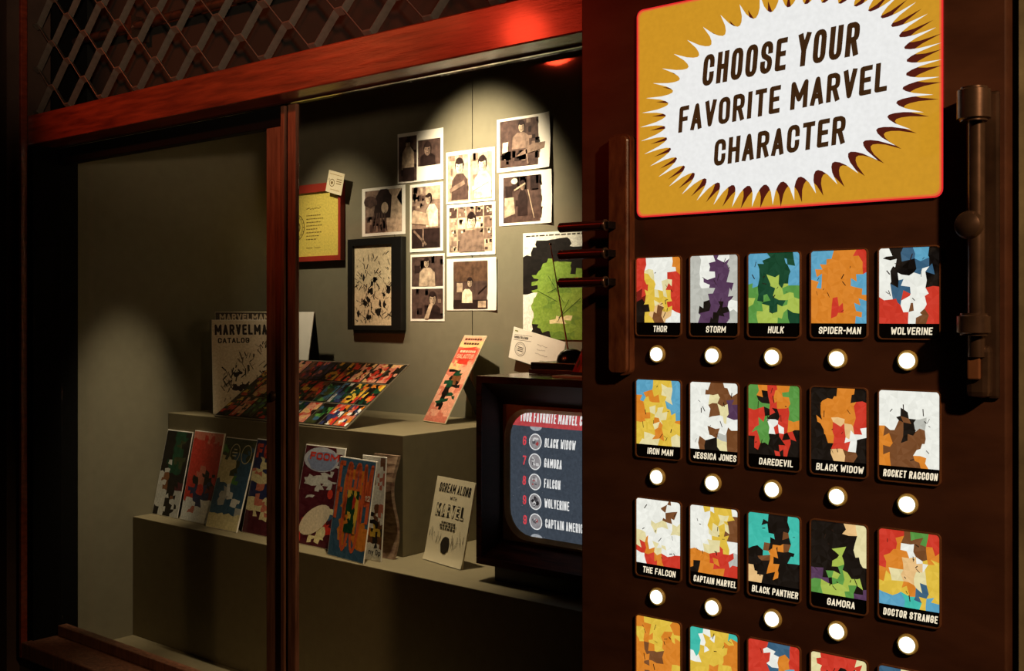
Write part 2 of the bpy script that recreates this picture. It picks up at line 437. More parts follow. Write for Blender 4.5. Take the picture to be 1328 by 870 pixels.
# shop window: head beam, sill, sliding sashes, panes
win = thing('window_1', (-2.2, 1.66, 0.56), kind='structure')
box('head_beam', (-3.235, -1.03, 1.62, 1.70, 2.123, 2.212), beam_wood, win, 0.003)
box('head_track', (-3.235, -1.03, 1.690, 1.699, 2.1185, 2.1228), chrome, win)
box('sill', (-3.235, -1.03, 1.60, 1.745, 0.56, 0.608), stile_wood, win, 0.004)
box('bottom_rail', (-3.215, -2.135, 1.705, 1.735, 0.608, 0.640), stile_wood, win, 0.003)
box('bottom_rail', (-2.08, -1.03, 1.675, 1.70, 0.608, 0.622), stile_wood, win, 0.003)
box('sash_stile', (-2.187, -2.128, 1.705, 1.735, 0.608, 2.07), stile_wood, win, 0.003)
box('top_rail', (-3.215, -2.128, 1.705, 1.735, 2.07, 2.12), black_paint, win, 0.003)
box('sash_stile', (-2.113, -2.098, 1.690, 1.700, 0.608, 2.115), stile_wood, win, 0.003)
box('sash_stile', (-2.086, -2.055, 1.690, 1.702, 0.608, 2.115), stile_wood, win, 0.003)
box('dark_gap_filler', (-2.100, -2.084, 1.698, 1.704, 0.608, 2.115), black_paint, win)  # black filler standing for the dark gap between the stiles
box('glass_pane', (-3.215, -2.18, 1.718, 1.722, 0.64, 2.07), GLASS, win)
box('glass_pane', (-2.06, -1.06, 1.695, 1.699, 0.62, 2.115), GLASS, win)
lk = lathe('lock', [(0.0125, 0.0), (0.0125, 0.004), (0.010, 0.007), (0.0085, 0.007), (0.0085, 0.010), (0.002, 0.011)], dark_metal, win, (-2.158, 1.705, 1.402), 'Y', 20)
box('keyway', (-2.160, -2.156, 1.6935, 1.6945, 1.396, 1.408), black_paint, lk)

# ================================================================== expanded security grille over the beam
gr = thing('security_grille', (-2.2, 1.66, 2.212), 'grey steel diamond lattice security grille above the red wooden beam', 'grille')
PX, PZ, LK = 0.1855, 0.067, 0.024
WV = Vector((0, 0.016, -0.0115))
def ribbon(name, dx, dz, th):
    bm = bmesh.new(); d = Vector((dx, 0, dz)); n = d.cross(WV).normalized() * th / 2
    vs_ = [bm.verts.new(a * d + b * WV + c * n) for a in (0, 1) for b in (-.5, .5) for c in (-1, 1)]
    for f in ((0, 1, 3, 2), (4, 6, 7, 5), (0, 4, 5, 1), (2, 3, 7, 6), (0, 2, 6, 4), (1, 5, 7, 3)): bm.faces.new([vs_[i] for i in f])
    bmesh.ops.recalc_face_normals(bm, faces=bm.faces)
    me = bpy.data.meshes.new(name); bm.to_mesh(me); bm.free(); me.materials.append(steel); return me
half = PX / 2 - LK
m_up, m_dn, m_lk = ribbon('rising_strand', half, PZ, 0.002), ribbon('falling_strand', half, -PZ, 0.002), ribbon('link_plate', LK * 1.0, 0, 0.006)
x_first, z_first = -3.264, 2.229
for row in range(0, 9):
    z = z_first + row * PZ
    for colm in range(-1, 13):
        x = x_first + colm * PX + (PX / 2 if row % 2 else 0)     # left end of the link
        if x < -3.28 or x + LK > -1.1: continue
        link('link_plate', m_lk, gr, Vector((x, 1.66, z)) - gr.location)
        if x + LK + half < -1.1 and row < 8:
            link('rising_strand', m_up, gr, Vector((x + LK, 1.66, z)) - gr.location)
        if row > 0 and x + LK + half < -1.1:
            link('falling_strand', m_dn, gr, Vector((x + LK, 1.66, z)) - gr.location)
# a pipe added for the faint light streak behind the grille
pp = thing('added_pipe', (-2.0, 1.775, 2.42), 'thin dark pipe added behind the steel lattice grille', 'pipe')
cyl('pipe', (-3.24, 1.775, 2.47), (-1.06, 1.775, 2.42), 0.012, dark_metal, pp)
for cx in (-2.9, -1.75): box('clip', (cx - 0.01, cx + 0.01, 1.76, 1.82, 2.42, 2.49), dark_metal, pp)

# ================================================================== plinths in the case
box_pl = tag(box('display_plinth', (XL + .001, XR - .001, 1.985, YB - .002, 0.5405, 0.934), plinth_paint, bevel=0.002), 'long low olive plinth along the bottom of the display case', 'plinth')
tag(box('display_riser', (XL + .001, -2.118, 2.118, YB - .002, 0.9342, 1.270), plinth_paint, bevel=0.002), 'olive box riser standing on the plinth behind the row of magazines', 'riser')

# ================================================================== prints pinned to the back wall
SEP = [(42, 30, 28), (78, 60, 54), (128, 106, 92), (180, 158, 134), (224, 208, 180)]
def head(a, x, z, s, skin=3, hair=0, side=0.0):
    a.up(); a.ell(x, z + s * 0.10, s * 0.40, s * 0.50, SEP[hair], 14, 0.05)
    a.up(); a.ell(x + side * s, z - s * 0.03, s * 0.31, s * 0.42, SEP[skin], 14)
    a.up(); a.ell(x + side * s * 1.4, z + s * 0.30, s * 0.32, s * 0.16, SEP[hair], 10, 0.1)
    dk = tuple(int(q * 0.72) for q in SEP[skin]); sx = x + side * s
    a.up(); a.poly([(sx + .06 * s, z - .40 * s), (sx + .26 * s, z - .2 * s), (sx + .30 * s, z + .1 * s), (sx + .12 * s, z + .2 * s)], dk)
    for dx in (-0.14, 0.10): a.ell(sx + dx * s, z + 0.04 * s, .075 * s, .045 * s, tuple(int(q * .5) for q in SEP[skin]), 8)
    a.poly([(sx - .05 * s, z - .12 * s), (sx + .05 * s, z - .12 * s), (sx, z + .04 * s)], dk); a.ell(sx - .02 * s, z - .22 * s, .10 * s, .03 * s, tuple(int(q * .55) for q in SEP[skin]), 8)
def torso(a, x, z, w, h, tone, lean=0.0):
    a.up(); a.poly([(x - w * .5, z), (x + w * .5, z), (x + w * .46 + lean, z + h * .75), (x + w * .2 + lean, z + h), (x - w * .2 + lean, z + h), (x - w * .46 + lean, z + h * .75)], SEP[tone])
def clutter(a, x0, x1, z0, z1, n, tones, s=0.02):
    a.up()
    for _ in range(n):
        x, z = random.uniform(x0, x1), random.uniform(z0, z1); w, h = random.uniform(.3, 1) * s, random.uniform(.3, 1) * s
        x, z = min(x, x1 - w), min(z, z1 - h)
        a.rect(x, x + w, z, z + h, SEP[random.choice(tones)])

def wall_print(name, x0, x1, z0, z1, label, margins=(.012, .012, .012, .012), curl=0.0, roll=0.0):
    """photo sheet, local origin at its bottom centre; returns root and Art with the picture field laid"""
    w, h = x1 - x0, z1 - z0
    t = thing('photo_print', ((x0 + x1) / 2, YB - 0.0012, z0), label, 'photograph', 'photo prints pinned to the display wall', (0, roll, 0))
    bm = bmesh.new(); n = 8
    top = []
    for i in range(n + 1):
        for j in range(n + 1):
            x, z = -w / 2 + w * i / n, h * j / n
            k = max(0.0, i / n - 0.72) / 0.28
            y = -0.0006 - curl * k * k * (0.45 + 0.55 * abs(2 * j / n - 1))
            top.append((x, y, z))
    f = [bm.verts.new(p) for p in top]; b = [bm.verts.new((p[0], p[1] + 0.0008, p[2])) for p in top]
    for i in range(n):
        for j in range(n):
            q = [i * (n + 1) + j, (i + 1) * (n + 1) + j, (i + 1) * (n + 1) + j + 1, i * (n + 1) + j + 1]
            bm.faces.new([f[k] for k in q]); bm.faces.new([b[k] for k in reversed(q)])
    bd = [i * (n + 1) for i in range(n + 1)] + [n * (n + 1) + j for j in range(1, n + 1)] + [i * (n + 1) + n for i in range(n - 1, -1, -1)] + [j for j in range(n - 1, 0, -1)]
    for k in range(len(bd)):
        p, q = bd[k], bd[(k + 1) % len(bd)]; bm.faces.new((f[q], f[p], b[p], b[q]))
    bmesh.ops.recalc_face_normals(bm, faces=bm.faces)
    mesh_obj('sheet', bm, white_paper, t)
    a = Art(); l, r_, bo, to = margins
    return t, a, (-w / 2 + l, w / 2 - r_, bo, h - to)

def finish(t, a): a.build('picture', t, PHOTO, -0.0008)

k = YB / 2.745
def W(v): return v * k
def Wz(z): return 1.6 + (z - 1.6) * k
def wp(x0, x1, z0, z1, label, **kw): return wall_print('p', W(x0), W(x1), Wz(z0), Wz(z1), label, **kw)

# two portraits side by side, white panel at right
t, a, (x0, x1, z0, z1) = wp(-2.77, -2.547, 2.075, 2.253, 'photo sheet with two dark portraits, topmost left of the wall photos', margins=(.006, .012, .006, .012))
xm = x0 + (x1 - x0) * .44
a.rect(x0, xm, z0, z1, SEP[1]); a.rect(xm + .006, x1, z0 + .045, z1 - .02, SEP[1])
clutter(a, x0, xm, z0, z1, 16, (0, 1), .03)
torso(a, x0 + .045, z0 + .04, .06, .075, 3); head(a, x0 + .045, z0 + .125, .032); a.up(); a.rect(x0 + .02, x0 + .075, z0, z0 + .045, SEP[0])
torso(a, xm + .052, z0 + .046, .072, .04, 0); head(a, xm + .052, z0 + .098, .046, 2)
finish(t, a)
# two bright portraits
t, a, (x0, x1, z0, z1) = wp(-2.533, -2.314, 1.986, 2.164, 'brightly lit photo sheet with two half-length portraits, centre top of the wall', margins=(.007, .010, .007, .012))
xm = (x0 + x1) / 2 - .004
for u0, u1 in ((x0, xm), (xm + .006, x1)):
    a.layer = 0; a.rect(u0, u1, z0, z1, SEP[3]); c_ = (u0 + u1) / 2
    clutter(a, u0, u1, z0, z1, 8, (2, 3), .03)
    torso(a, c_ + .008, z0 + .004, .074, .085, 1 if u0 == x0 else 4); head(a, c_ + .006, z0 + .112, .05, 4)
    a.up(); a.seg((c_ + .03, z0 + .06), (c_ - .035, z0 + .035), .014, SEP[2 if u0 == x0 else 4])
finish(t, a)
# man at a drawing table in a dark room
t, a, (x0, x1, z0, z1) = wp(-2.304, -2.077, 2.076, 2.251, 'dark photo of a man at a table by shelves, topmost right of the wall', margins=(.012, .016, .012, .008), curl=.012)
a.rect(x0, x1, z0, z1, SEP[1]); clutter(a, x1 - .085, x1, z1 - .085, z1, 26, (0, 1, 2), .018); clutter(a, x0, x1, z0, z0 + .05, 26, (0, 1, 2), .03)
torso(a, x0 + .085, z0 + .055, .07, .05, 2); head(a, x0 + .088, z0 + .122, .036, 3)
a.up(); a.poly([(x0 + .065, z0 + .03), (x1, z0 + .05), (x1, z0 + .068), (x0 + .13, z0 + .066)], SEP[2]); a.poly([(x0 + .012, z0 + .045), (x0 + .034, z0 + .05), (x0 + .036, z0 + .08), (x0 + .014, z0 + .078)], SEP[4])
a.seg((x0 + .115, z0 + .005), (x0 + .108, z0 + .05), .006, SEP[2])
finish(t, a)
# dark room with a round lamp
t, a, (x0, x1, z0, z1) = wp(-2.295, -2.073, 1.898, 2.069, 'dark photo of an easel under a round lamp, right of the wall group', margins=(.018, .016, .008, .012), curl=.006)
a.rect(x0, x1, z0, z1, SEP[1]); clutter(a, x0, x1, z0, z1, 14, (0, 1), .05)
a.up(); a.ell(x0 + .045, z1 - .014, .013, .009, SEP[4]); a.poly([(x0 + .004, z0 + .016), (x0 + .048, z0 + .028), (x0 + .042, z0 + .080), (x0 + .006, z0 + .078)], SEP[3])
torso(a, x0 + .078, z0 + .02, .04, .08, 0); head(a, x0 + .078, z0 + .112, .03, 2)
a.up(); a.seg((x0 + .045, z0 + .1), (x0 + .09, z0 + .12), .005, SEP[3]); a.seg((x0 + .1, z0 + .1), (x0 + .125, z0 + .01), .003, SEP[3])
finish(t, a)
# man bent over a desk
t, a, (x0, x1, z0, z1) = wp(-2.956, -2.731, 1.894, 2.070, 'square photo of a dark figure bent over papers, leftmost of the photos', margins=(.016, .016, .010, .010))
a.rect(x0, x1, z0, z1, SEP[2]); a.up(); a.poly([(x1 - .08, z0), (x1, z0), (x1, z1), (x1 - .06, z1)], SEP[3]); a.poly([(x1 - .025, z1 - .03), (x1, z1), (x1, z1 - .06)], SEP[0])
clutter(a, x0, x1 - .08, z0, z0 + .06, 16, (1, 2, 3), .03)
torso(a, x0 + .085, z0 + .05, .085, .10, 0, .01); a.up(); a.ell(x0 + .03, z0 + .11, .032, .022, SEP[1], 12, .15); a.ell(x0 + .10, z0 + .085, .017, .02, SEP[3])
for q in range(5): a.seg((x0 + .05 + q * .012, z0 + .07), (x0 + .03 + q * .02, z0 + .005), .007, SEP[1])
finish(t, a)
# man seated at a drawing board
t, a, (x0, x1, z0, z1) = wp(-2.708, -2.548, 1.827, 2.066, 'tall photo of a man in a white shirt at a drawing board', margins=(.009, .012, .012, .010))
a.rect(x0, x1, z0, z1, SEP[2]); clutter(a, x0, x0 + .06, z0 + .12, z1, 22, (1, 2, 3), .022); a.up(); a.rect(x0, x1, z0, z0 + .065, SEP[0]); a.rect(x0 + .065, x1, z0 + .16, z1, SEP[3])
torso(a, x0 + .095, z0 + .07, .055, .075, 4); head(a, x0 + .082, z0 + .162, .036, 3, 0, -.12)
a.up(); a.poly([(x0, z0 + .085), (x0 + .085, z0 + .075), (x0 + .075, z0 + .115), (x0 + .01, z0 + .13)], SEP[3]); a.seg((x0 + .01, z0 + .06), (x0 + .07, z0 + .01), .008, SEP[2]); a.seg((x0 + .055, z0 + .07), (x0 + .055, z0 + .005), .007, SEP[2])
finish(t, a)
# man in front of a wall of pictures
t, a, (x0, x1, z0, z1) = wp(-2.530, -2.311, 1.806, 1.982, 'pale photo of a man before a picture-covered wall, centre of the group', margins=(.010, .012, .012, .010))
a.rect(x0, x1, z0, z1, SEP[3])
for i in range(5):
    for j in range(4):
        px, pz = x0 + i * (x1 - x0) / 5 + .003, z0 + j * (z1 - z0) / 4 + .003
        a.layer = 1; a.rect(px, px + .032, pz, pz + .034, SEP[random.choice((1, 2, 3, 4))])
        clutter(a, px, px + .032, pz, pz + .034, 5, (1, 2, 3, 4), .014)
a.layer = 4; torso(a, x0 + .10, z0, .11, .07, 2); head(a, x0 + .10, z0 + .098, .050, 4)
finish(t, a)
# double print
t, a, (x0, x1, z0, z1) = wp(-2.705, -2.541, 1.583, 1.818, 'tall photo sheet with two stacked portraits, lowest left of the photos', margins=(.006, .006, .008, .008))
zm = (z0 + z1) / 2
a.rect(x0, x1, zm + .004, z1, SEP[1]); a.rect(x0, x1, z0, zm - .004, SEP[1])
clutter(a, x0, x1, zm + .004, z1, 12, (0, 1, 2), .035); torso(a, x0 + .072, zm + .004, .075, .062, 3); head(a, x0 + .07, zm + .082, .034, 3)
a.layer = 1; clutter(a, x0, x1, z0, zm - .004, 14, (0, 1, 2), .03); torso(a, x0 + .105, z0, .06, .045, 0); head(a, x0 + .098, z0 + .065, .046, 3); a.up(); a.poly([(x0 + .06, z0), (x0 + .08, z0), (x0 + .1, z0 + .045), (x0 + .085, z0 + .05)], SEP[3])
finish(t, a)
# small figure in a bare room
t, a, (x0, x1, z0, z1) = wp(-2.530, -2.304, 1.620, 1.797, 'photo of a seated figure in a bare room with wide white margins', margins=(.030, .038, .004, .010), curl=.004)
a.rect(x0, x1, z0, z1, SEP[1]); a.up(); a.rect(x0, x1, z0 + .09, z1, (92, 68, 52)); a.rect(x0, x1, z0, z0 + .03, SEP[0])
a.rect(x0 + .015, x0 + .04, z0 + .055, z0 + .085, SEP[3]); torso(a, x0 + .06, z0 + .02, .046, .045, 4); head(a, x0 + .072, z0 + .085, .032, 3)
a.up(); a.rect(x1 - .04, x1 - .006, z0 + .005, z0 + .026, SEP[3]); a.seg((x1 - .04, z0 + .05), (x1 - .005, z0 + .075), .003, SEP[0])
finish(t, a)

# framed certificate
def framed(name, x0, x1, z0, z1, fw, depth, fm, label, cat):
    t = thing(name, ((x0 + x1) / 2, YB, z0), label, cat)
    o = [(x1, z1), (x0, z1), (x0, z0), (x1, z0)]; i = [(x1 - fw[1], z1 - fw[3]), (x0 + fw[0], z1 - fw[3]), (x0 + fw[0], z0 + fw[2]), (x1 - fw[1], z0 + fw[2])]
    ring_mesh('frame', o, i, YB - depth, YB, fm, t)
    box('backing', (x0 + fw[0], x1 - fw[1], YB - depth + .008, YB - .002, z0 + fw[2], z1 - fw[3]), paper, t)
    return t, (x0 + fw[0], x1 - fw[1], z0 + fw[2], z1 - fw[3]), YB - depth + .008
t, (x0, x1, z0, z1), yy = framed('framed_certificate', -3.235, W(-3.053) + .002, Wz(1.811), Wz(2.106), (.012, .013, .018, .030), .022, red_frame, 'yellow certificate with round seal in a red wooden frame', 'certificate')
a = Art(); YEL = (216, 196, 92); INK = (92, 76, 30)
a.rect(x0, x1, z0, z1, YEL); a.up()
zc = z0 + (z1 - z0) * .47; xc = x0 + .056
for r_, tk in ((.050, .003), (.040, .002), (.026, .005), (.014, .004)): a.ring(xc, zc, r_, tk, INK, 32)
a.ell(xc, zc, .008, .008, (160, 60, 30))
for q in range(18):
    an = q * math.pi / 9; a.seg((xc + .042 * math.cos(an), zc + .042 * math.sin(an)), (xc + .047 * math.cos(an), zc + .047 * math.sin(an)), .003, INK)
tx = xc + .06
for q, wd in enumerate((.075, .085, .080, .086, .060, .084, .070, .055)):
    zz = z1 - .085 - q * .0125; x = tx
    while x < tx + wd:
        l = random.uniform(.005, .014); a.rect(x, min(x + l, x1 - .006), zz, zz + .0035, (122, 104, 44)); x += l + .003
for q in range(9): a.seg((tx + .002 + q * .009, z1 - .058 + random.uniform(-.004, .004)), (tx + .009 + q * .009, z1 - .058 + random.uniform(-.004, .006)), .0028, INK)
a.rect(tx, tx + .035, z0 + .03, z0 + .033, (160, 138, 60)); a.rect(tx + .045, tx + .08, z0 + .03, z0 + .033, (160, 138, 60))
a.build('document', t, PRINT, yy, world=True)
# framed ink drawing
t, (x0, x1, z0, z1), yy = framed('framed_ink_drawing', W(-3.036) + .028, W(-2.731) + .002, Wz(1.550), Wz(1.884), (.026, .046, .016, .024), .026, black_frame, 'black-and-white ink drawing in a deep black frame', 'picture')
a = Art(); a.rect(x0, x1, z0, z1, (222, 202, 164)); a.up()
for q in range(150):
    u = random.random(); cx = x0 + .008 + (x1 - x0 - .016) * u; cz = z0 + .01 + (z1 - z0 - .05) * (random.random() ** 1.4) + .02 * u
    an = random.uniform(0.4, 2.7); l = random.uniform(.006, .026)
    p = (min(max(cx - l * math.cos(an) / 2, x0), x1), max(cz - l * math.sin(an) / 2, z0)); q2 = (min(max(cx + l * math.cos(an) / 2, x0), x1), min(cz + l * math.sin(an) / 2, z1))
    a.seg(p, q2, random.uniform(.0012, .0042), (38, 30, 24) if random.random() < .8 else (120, 100, 80))
for q in range(16): a.ell(random.uniform(x0 + .02, x1 - .02), random.uniform(z0 + .02, z0 + .17), random.uniform(.005, .012), random.uniform(.006, .016), (34, 28, 22), 9, .35)
a.build('drawing', t, PRINT, yy, world=True)
hk = cyl('hook', (W(-2.765), YB - .02, Wz(1.884)), (W(-2.765), YB - .02, Wz(1.884) + .008), .0015, chrome, t)

# small card pinned over the certificate frame
t = thing('membership_card', (W(-3.078), YB - .032, Wz(2.06)), 'small cream card pinned to the corner of the red certificate frame', 'card', None, (0, R(15), 0))
box('card', (-.043, .043, -.0015, 0, 0, .078), paper, t, world=False)
a = Art(); a.ring(-.016, .036, .014, .0025, (110, 90, 50)); a.ell(-.016, .036, .006, .006, (120, 96, 50)); a.ring(-.033, .046, .004, .0012, INK, 10)
for q in range(3): a.rect(.006, .034, .036 + q * .008, .039 + q * .008, (140, 118, 70))
a.rect(-.035, .034, .066, .068, (176, 150, 90)); a.rect(-.02, .03, .012, .014, (176, 150, 90))
a.build('print', t, PRINT, -.0015)

# green poster
t = thing('green_poster', (W(-2.058), YB - .002, Wz(1.526)), 'green and black poster with white top edge on the right of the wall', 'poster')
pw, ph = W(-1.925) - W(-2.193), (1.869 - 1.526) * k
box('sheet', (-pw / 2, pw / 2, -.001, .001, 0, ph), white_paper, t, world=False)
a = Art(); PAL.update(z=(128, 160, 62), x=(104, 138, 52))
a.mosaic(-pw / 2, pw / 2, 0, ph, ['wwwwwww', 'wkkkkww', 'wkkkkkk', 'kkkkkkk', 'kkzzzkk', 'kzzzzzz', 'kzzxzzz', 'kzzxxzz', 'wzzzzzz', 'wzxzzxz', 'wzzzzzz', 'wzzccxz', 'wkzzzzz', 'wkkxxzz'], .38, 8)
a.up(); x = -pw / 2 + .012
while x < pw / 2 - .02:
    l = random.uniform(.006, .02); a.rect(x, x + l, ph - .012, ph - .008, (70, 62, 50)); x += l + .005
for q in range(16): a.seg((random.uniform(-.09, .1), random.uniform(.05, .2)), (random.uniform(-.09, .1), random.uniform(.05, .2)), .0018, (34, 54, 20)) if q < 5 else None
a.build('picture', t, PRINT, -.001)

# envelope pinned across it
t = thing('pinned_envelope', (W(-2.133), YB - .02, Wz(1.442)), 'white envelope with round stamp, pinned aslant below the green poster', 'envelope', None, (0, R(13), 0))
box('envelope', (-.102, .102, -.002, 0, 0, .098), white_paper, t, world=False)
a = Art(); G_ = (90, 84, 72)
a.ring(-.062, .036, .022, .0018, G_, 20); a.ring(-.062, .036, .017, .001, G_, 20)
for q in range(3): a.rect(-.073, -.051, .029 + q * .0055, .032 + q * .0055, G_)
a.text('CONGRATULATIONS', -.092, .064, .008, .0028, (60, 56, 48), .2, 0, R(8)); a.seg((-.094, .0595), (-.026, .069), .0012, G_); a.seg((-.094, .0755), (-.026, .085), .0012, G_)
for x_, z_, n_ in ((.0, .066, 5), (.002, .052, 4), (-.002, .038, 6), (.02, .02, 3)):
    for q in range(n_): a.seg((x_ + q * .008, z_ + random.uniform(-.002, .003)), (x_ + q * .008 + .006, z_ + random.uniform(-.003, .003)), .0014, (120, 112, 100))
a.rect(-.095, -.082, .086, .090, (130, 140, 70))
a.build('print', t, PRINT, -.002)

def slab(name, x0, x1, p, q, th, m, par):
    bm = bmesh.new(); n_ = Vector((0, q[1] - p[1], -(q[0] - p[0]))).normalized() * th
    vs_ = [bm.verts.new(v) for v in ((x0, p[0], p[1]), (x1, p[0], p[1]), (x1, q[0], q[1]), (x0, q[0], q[1]))]
    vt = [bm.verts.new(v.co + n_) for v in vs_]
    bm.faces.new(vs_); bm.faces.new(list(reversed(vt)))
    for i in range(4): bm.faces.new((vs_[i], vt[i], vt[(i + 1) % 4], vs_[(i + 1) % 4]))
    bmesh.ops.recalc_face_normals(bm, faces=bm.faces)
    return mesh_obj(name, bm, m, par)

# ================================================================== standing printed matter
def standing(name, base, w, h, thick, lean, yaw, label, cat, group=None, edge=white_paper, roll=0.0):
    """card or booklet: local origin at the middle of its bottom front edge"""
    t = thing(name, base, label, cat, group, (-lean, roll, yaw))
    bm = bmesh.new(); bm_box(bm, -w / 2, w / 2, 0, thick, 0, h, min(.0008, thick / 4), 1)
    mesh_obj('pages', bm, edge, t)
    return t

BASE = 0.9345; BY = 2.052
def magazine(xl, xr, ztop, label, rows, texts=(), y=BY, lean=None, yaw=0.0, th=.004, deco=None, name='magazine', edge=white_paper):
    w, h = xr - xl, ztop - BASE
    ln = lean if lean is not None else math.asin(min(.9, (2.116 - y - th) / h))
    t = standing(name, ((xl + xr) / 2, y, BASE), w, h / math.cos(ln), th, ln, yaw, label, 'magazine', 'magazines lined up on the plinth', edge)
    H = h / math.cos(ln)
    a = Art(); a.mosaic(-w / 2 + .002, w / 2 - .001, .002, H - .003, rows, .36, 9)
    if deco: a.up(); deco(a, w, H)
    a.build('cover', t, GLOSSY_PRINT)
    if texts:
        b = Art(); b.layer = 3
        for tx, cx, z, hh, wd, col, tk in texts: b.ctext(tx, cx * w, z * H, hh * H, wd * w, col, tk)
        b.build('lettering', t, GLOSSY_PRINT)
    return t, w, H

magazine(-3.243, -3.098, 1.214, 'dark green and black magazine, leftmost of the row', ['kkGGk', 'kkGik', 'kkGGk', 'kGGik', 'ksGGk', 'snkkk', 'snkkm', 'sskns', 'sskss', 'kskks'])
magazine(-3.082, -2.920, 1.222, 'red magazine with a white lower third', ['hhhhh', 'rrrrr', 'rrrrr', 'rrrrr', 'rrrrr', 'rrhkr', 'rkhkr', 'rvrvd', 'rvrvd', 'wwvww', 'whwww', 'wwwww'], th=.006)
def circles(a, w, H):
    for cx in (-.1, .27): a.ring(cx * w, H * .83, w * .16, w * .018, (214, 206, 160), 22, w * .19)
    for q, wd in enumerate((.10, .17, .12)): a.rect((-.1 - wd / 2) * w, (-.1 + wd / 2) * w, H * (.865 - q * .035), H * (.878 - q * .035), (220, 212, 170))
magazine(-2.915, -2.755, 1.212, 'olive and blue magazine with two white circles at its top', ['iiiii', 'giiie', 'iieei', 'cciee', 'cciee', 'ccgee', 'eewee', 'eswee', 'esewe', 'eeees', 'ccccc', 'ccccc'], y=2.034, deco=circles, th=.005)
magazine(-2.752, -2.575, 1.218, 'navy fan magazine with red title, half hidden by the window stile', ['vvvvv', 'vvvvv', 'vvvvv', 'vcvvv', 'hcccv', 'cccvc', 'vhvvv', 'vvvcv', 'chcch', 'cchcc', 'mmcmm', 'mmmmm', 'mmmmm'],
         (('FOOM', 0, .80, .15, .9, (212, 82, 62), .26),), th=.005)
def moon(a, w, H):
    a.ell(-.05 * w, H * .86, w * .44, H * .125, (176, 180, 190), 24); a.up()
    a.ell(-.02 * w, H * .845, w * .37, H * .10, (128, 140, 168), 14, .12)
    a.ell(.02 * w, H * .26, w * .40, H * .12, (220, 204, 172), 20, 0, .55); a.ell(.30 * w, H * .53, .012, .014, (200, 60, 44), 10)
magazine(-2.520, -2.345, 1.218, 'maroon fan magazine with a pale moon and red title', ['mmmms', 'mmmmm', 'mmmsm', 'msmsm', 'mmssm', 'msssm', 'mmsmm', 'msmmm', 'mmmmm', 'mmmmc', 'mmmem', 'mrmrm', 'rcmcr', 'rmccm', 'rmmmm'],
         (('FOOM', 0.02, .855, .075, .72, (212, 64, 48), .26),), deco=moon)
def big_title(a, w, H):
    a.ctext('FOOM', 0, H * .38, H * .58, w * .94, (214, 96, 52), .085)
    for cx in (-.12, .14): a.ring(cx * w, H * .36, w * .13, w * .075, (214, 96, 52), 24, H * .29)
    a.up(); a.mosaic(-.15 * w, .17 * w, H * .26, H * .68, ['_'] * 1 if False else ['yGyG', 'GGry', 'GGGy', 'GyGy', 'oGGy', 'GGGo'], .5, 8)
t, w, H = magazine(-2.306, -2.140, 1.206, 'orange and blue fan magazine with giant stretched title letters, foremost', ['eeeee', 'eoeoe', 'eoeoe', 'eoeoe', 'eoeoe', 'eoeoe', 'eoeoo', 'eoeoo', 'eeeee'],
         (('12', .40, .60, .055, .13, (236, 226, 200), .2),), y=1.999, lean=R(9.5), yaw=R(-6), deco=big_title, th=.004)
magazine(-2.215, -2.122, 1.216, 'brown and white magazine peeking out behind the orange one', ['wwwwn', 'knnww', 'knnwh', 'knwwh', 'nnwww', 'nnwww', 'kwwnh', 'nwknw', 'kvwkn', 'nvoyk', 'knnkn', 'wwwww', 'wwwww'],
         (('ny Op', 0.22, .055, .055, .5, (30, 24, 20), .18),), y=2.038, th=.005, lean=R(4))
# warped white booklet at the end of the row
t = thing('warped_booklet', (-2.135, 2.066, BASE), 'warped white booklet at the right end of the magazine row', 'booklet', 'magazines lined up on the plinth')
bm = bmesh.new()
rows_ = []
for i in range(13):
    z = .282 * i / 12; b_ = .010 * math.sin(i / 12 * math.pi * 2.2)
    rows_.append([bm.verts.new(p) for p in ((-.075, .010 + z * .07, z), (.017 + b_ * .5, .014 + b_ + z * .04, z), (.020 + b_ * .4, .020 + b_ + z * .05, z), (-.075, .016 + z * .07, z))])
for i in range(12):
    for q in range(4): bm.faces.new((rows_[i][q], rows_[i][(q + 1) % 4], rows_[i + 1][(q + 1) % 4], rows_[i + 1][q]))
bm.faces.new(rows_[0]); bm.faces.new(rows_[-1]); bmesh.ops.recalc_face_normals(bm, faces=bm.faces)
mesh_obj('pages', bm, mat('browned_pages', (176, 150, 120), .7, 0, 0, 26, (1, 1, 3), 0, .3, (104, 70, 56)), t)

# cream lyric booklet beside the television
t = standing('lyric_booklet', (-1.977, 2.128, BASE), .168, .228, .004, R(12), R(-11), 'cream booklet with outlined title leaning beside the television', 'booklet', None, paper)
# gently curled cover
bm = bmesh.new(); n = 14; fr = []
for j in range(n + 1):
    z = .228 * j / n
    fr.append([bm.verts.new((-.086 + .172 * i / 6, -.003 - .0008 * math.sin(i / 6 * math.pi) - (.004 * (1 - z / .02) if z < .02 else 0), z)) for i in range(7)])
bk = [[bm.verts.new((v.co.x, v.co.y + .001, v.co.z)) for v in r_] for r_ in fr]
for j in range(n):
    for i in range(6):
        bm.faces.new((fr[j][i], fr[j][i + 1], fr[j + 1][i + 1], fr[j + 1][i])); bm.faces.new((bk[j][i + 1], bk[j][i], bk[j + 1][i], bk[j + 1][i + 1]))
mesh_obj('cover', bm, paper, t, smooth=True)
a = Art(); INKD = (38, 34, 26)
a.ctext('SCREAM ALONG', 0.004, .188, .025, .140, INKD, .15, .1); a.ctext('WITH', 0.004, .170, .010, .030, INKD, .17)
a.ctext('MARVEL', -.002, .122, .036, .126, INKD, .25); a.up().up()
a.ctext('MARVEL', -.002, .1245, .031, .121, (226, 214, 178), .14)
for q, wd in enumerate((.062, .074, .066)):
    x = -wd / 2
    while x < wd / 2: l = random.uniform(.005, .012); a.rect(x, min(x + l, wd / 2), .106 - q * .008, .111 - q * .008, (70, 64, 50)); x += l + .0025
a.up()
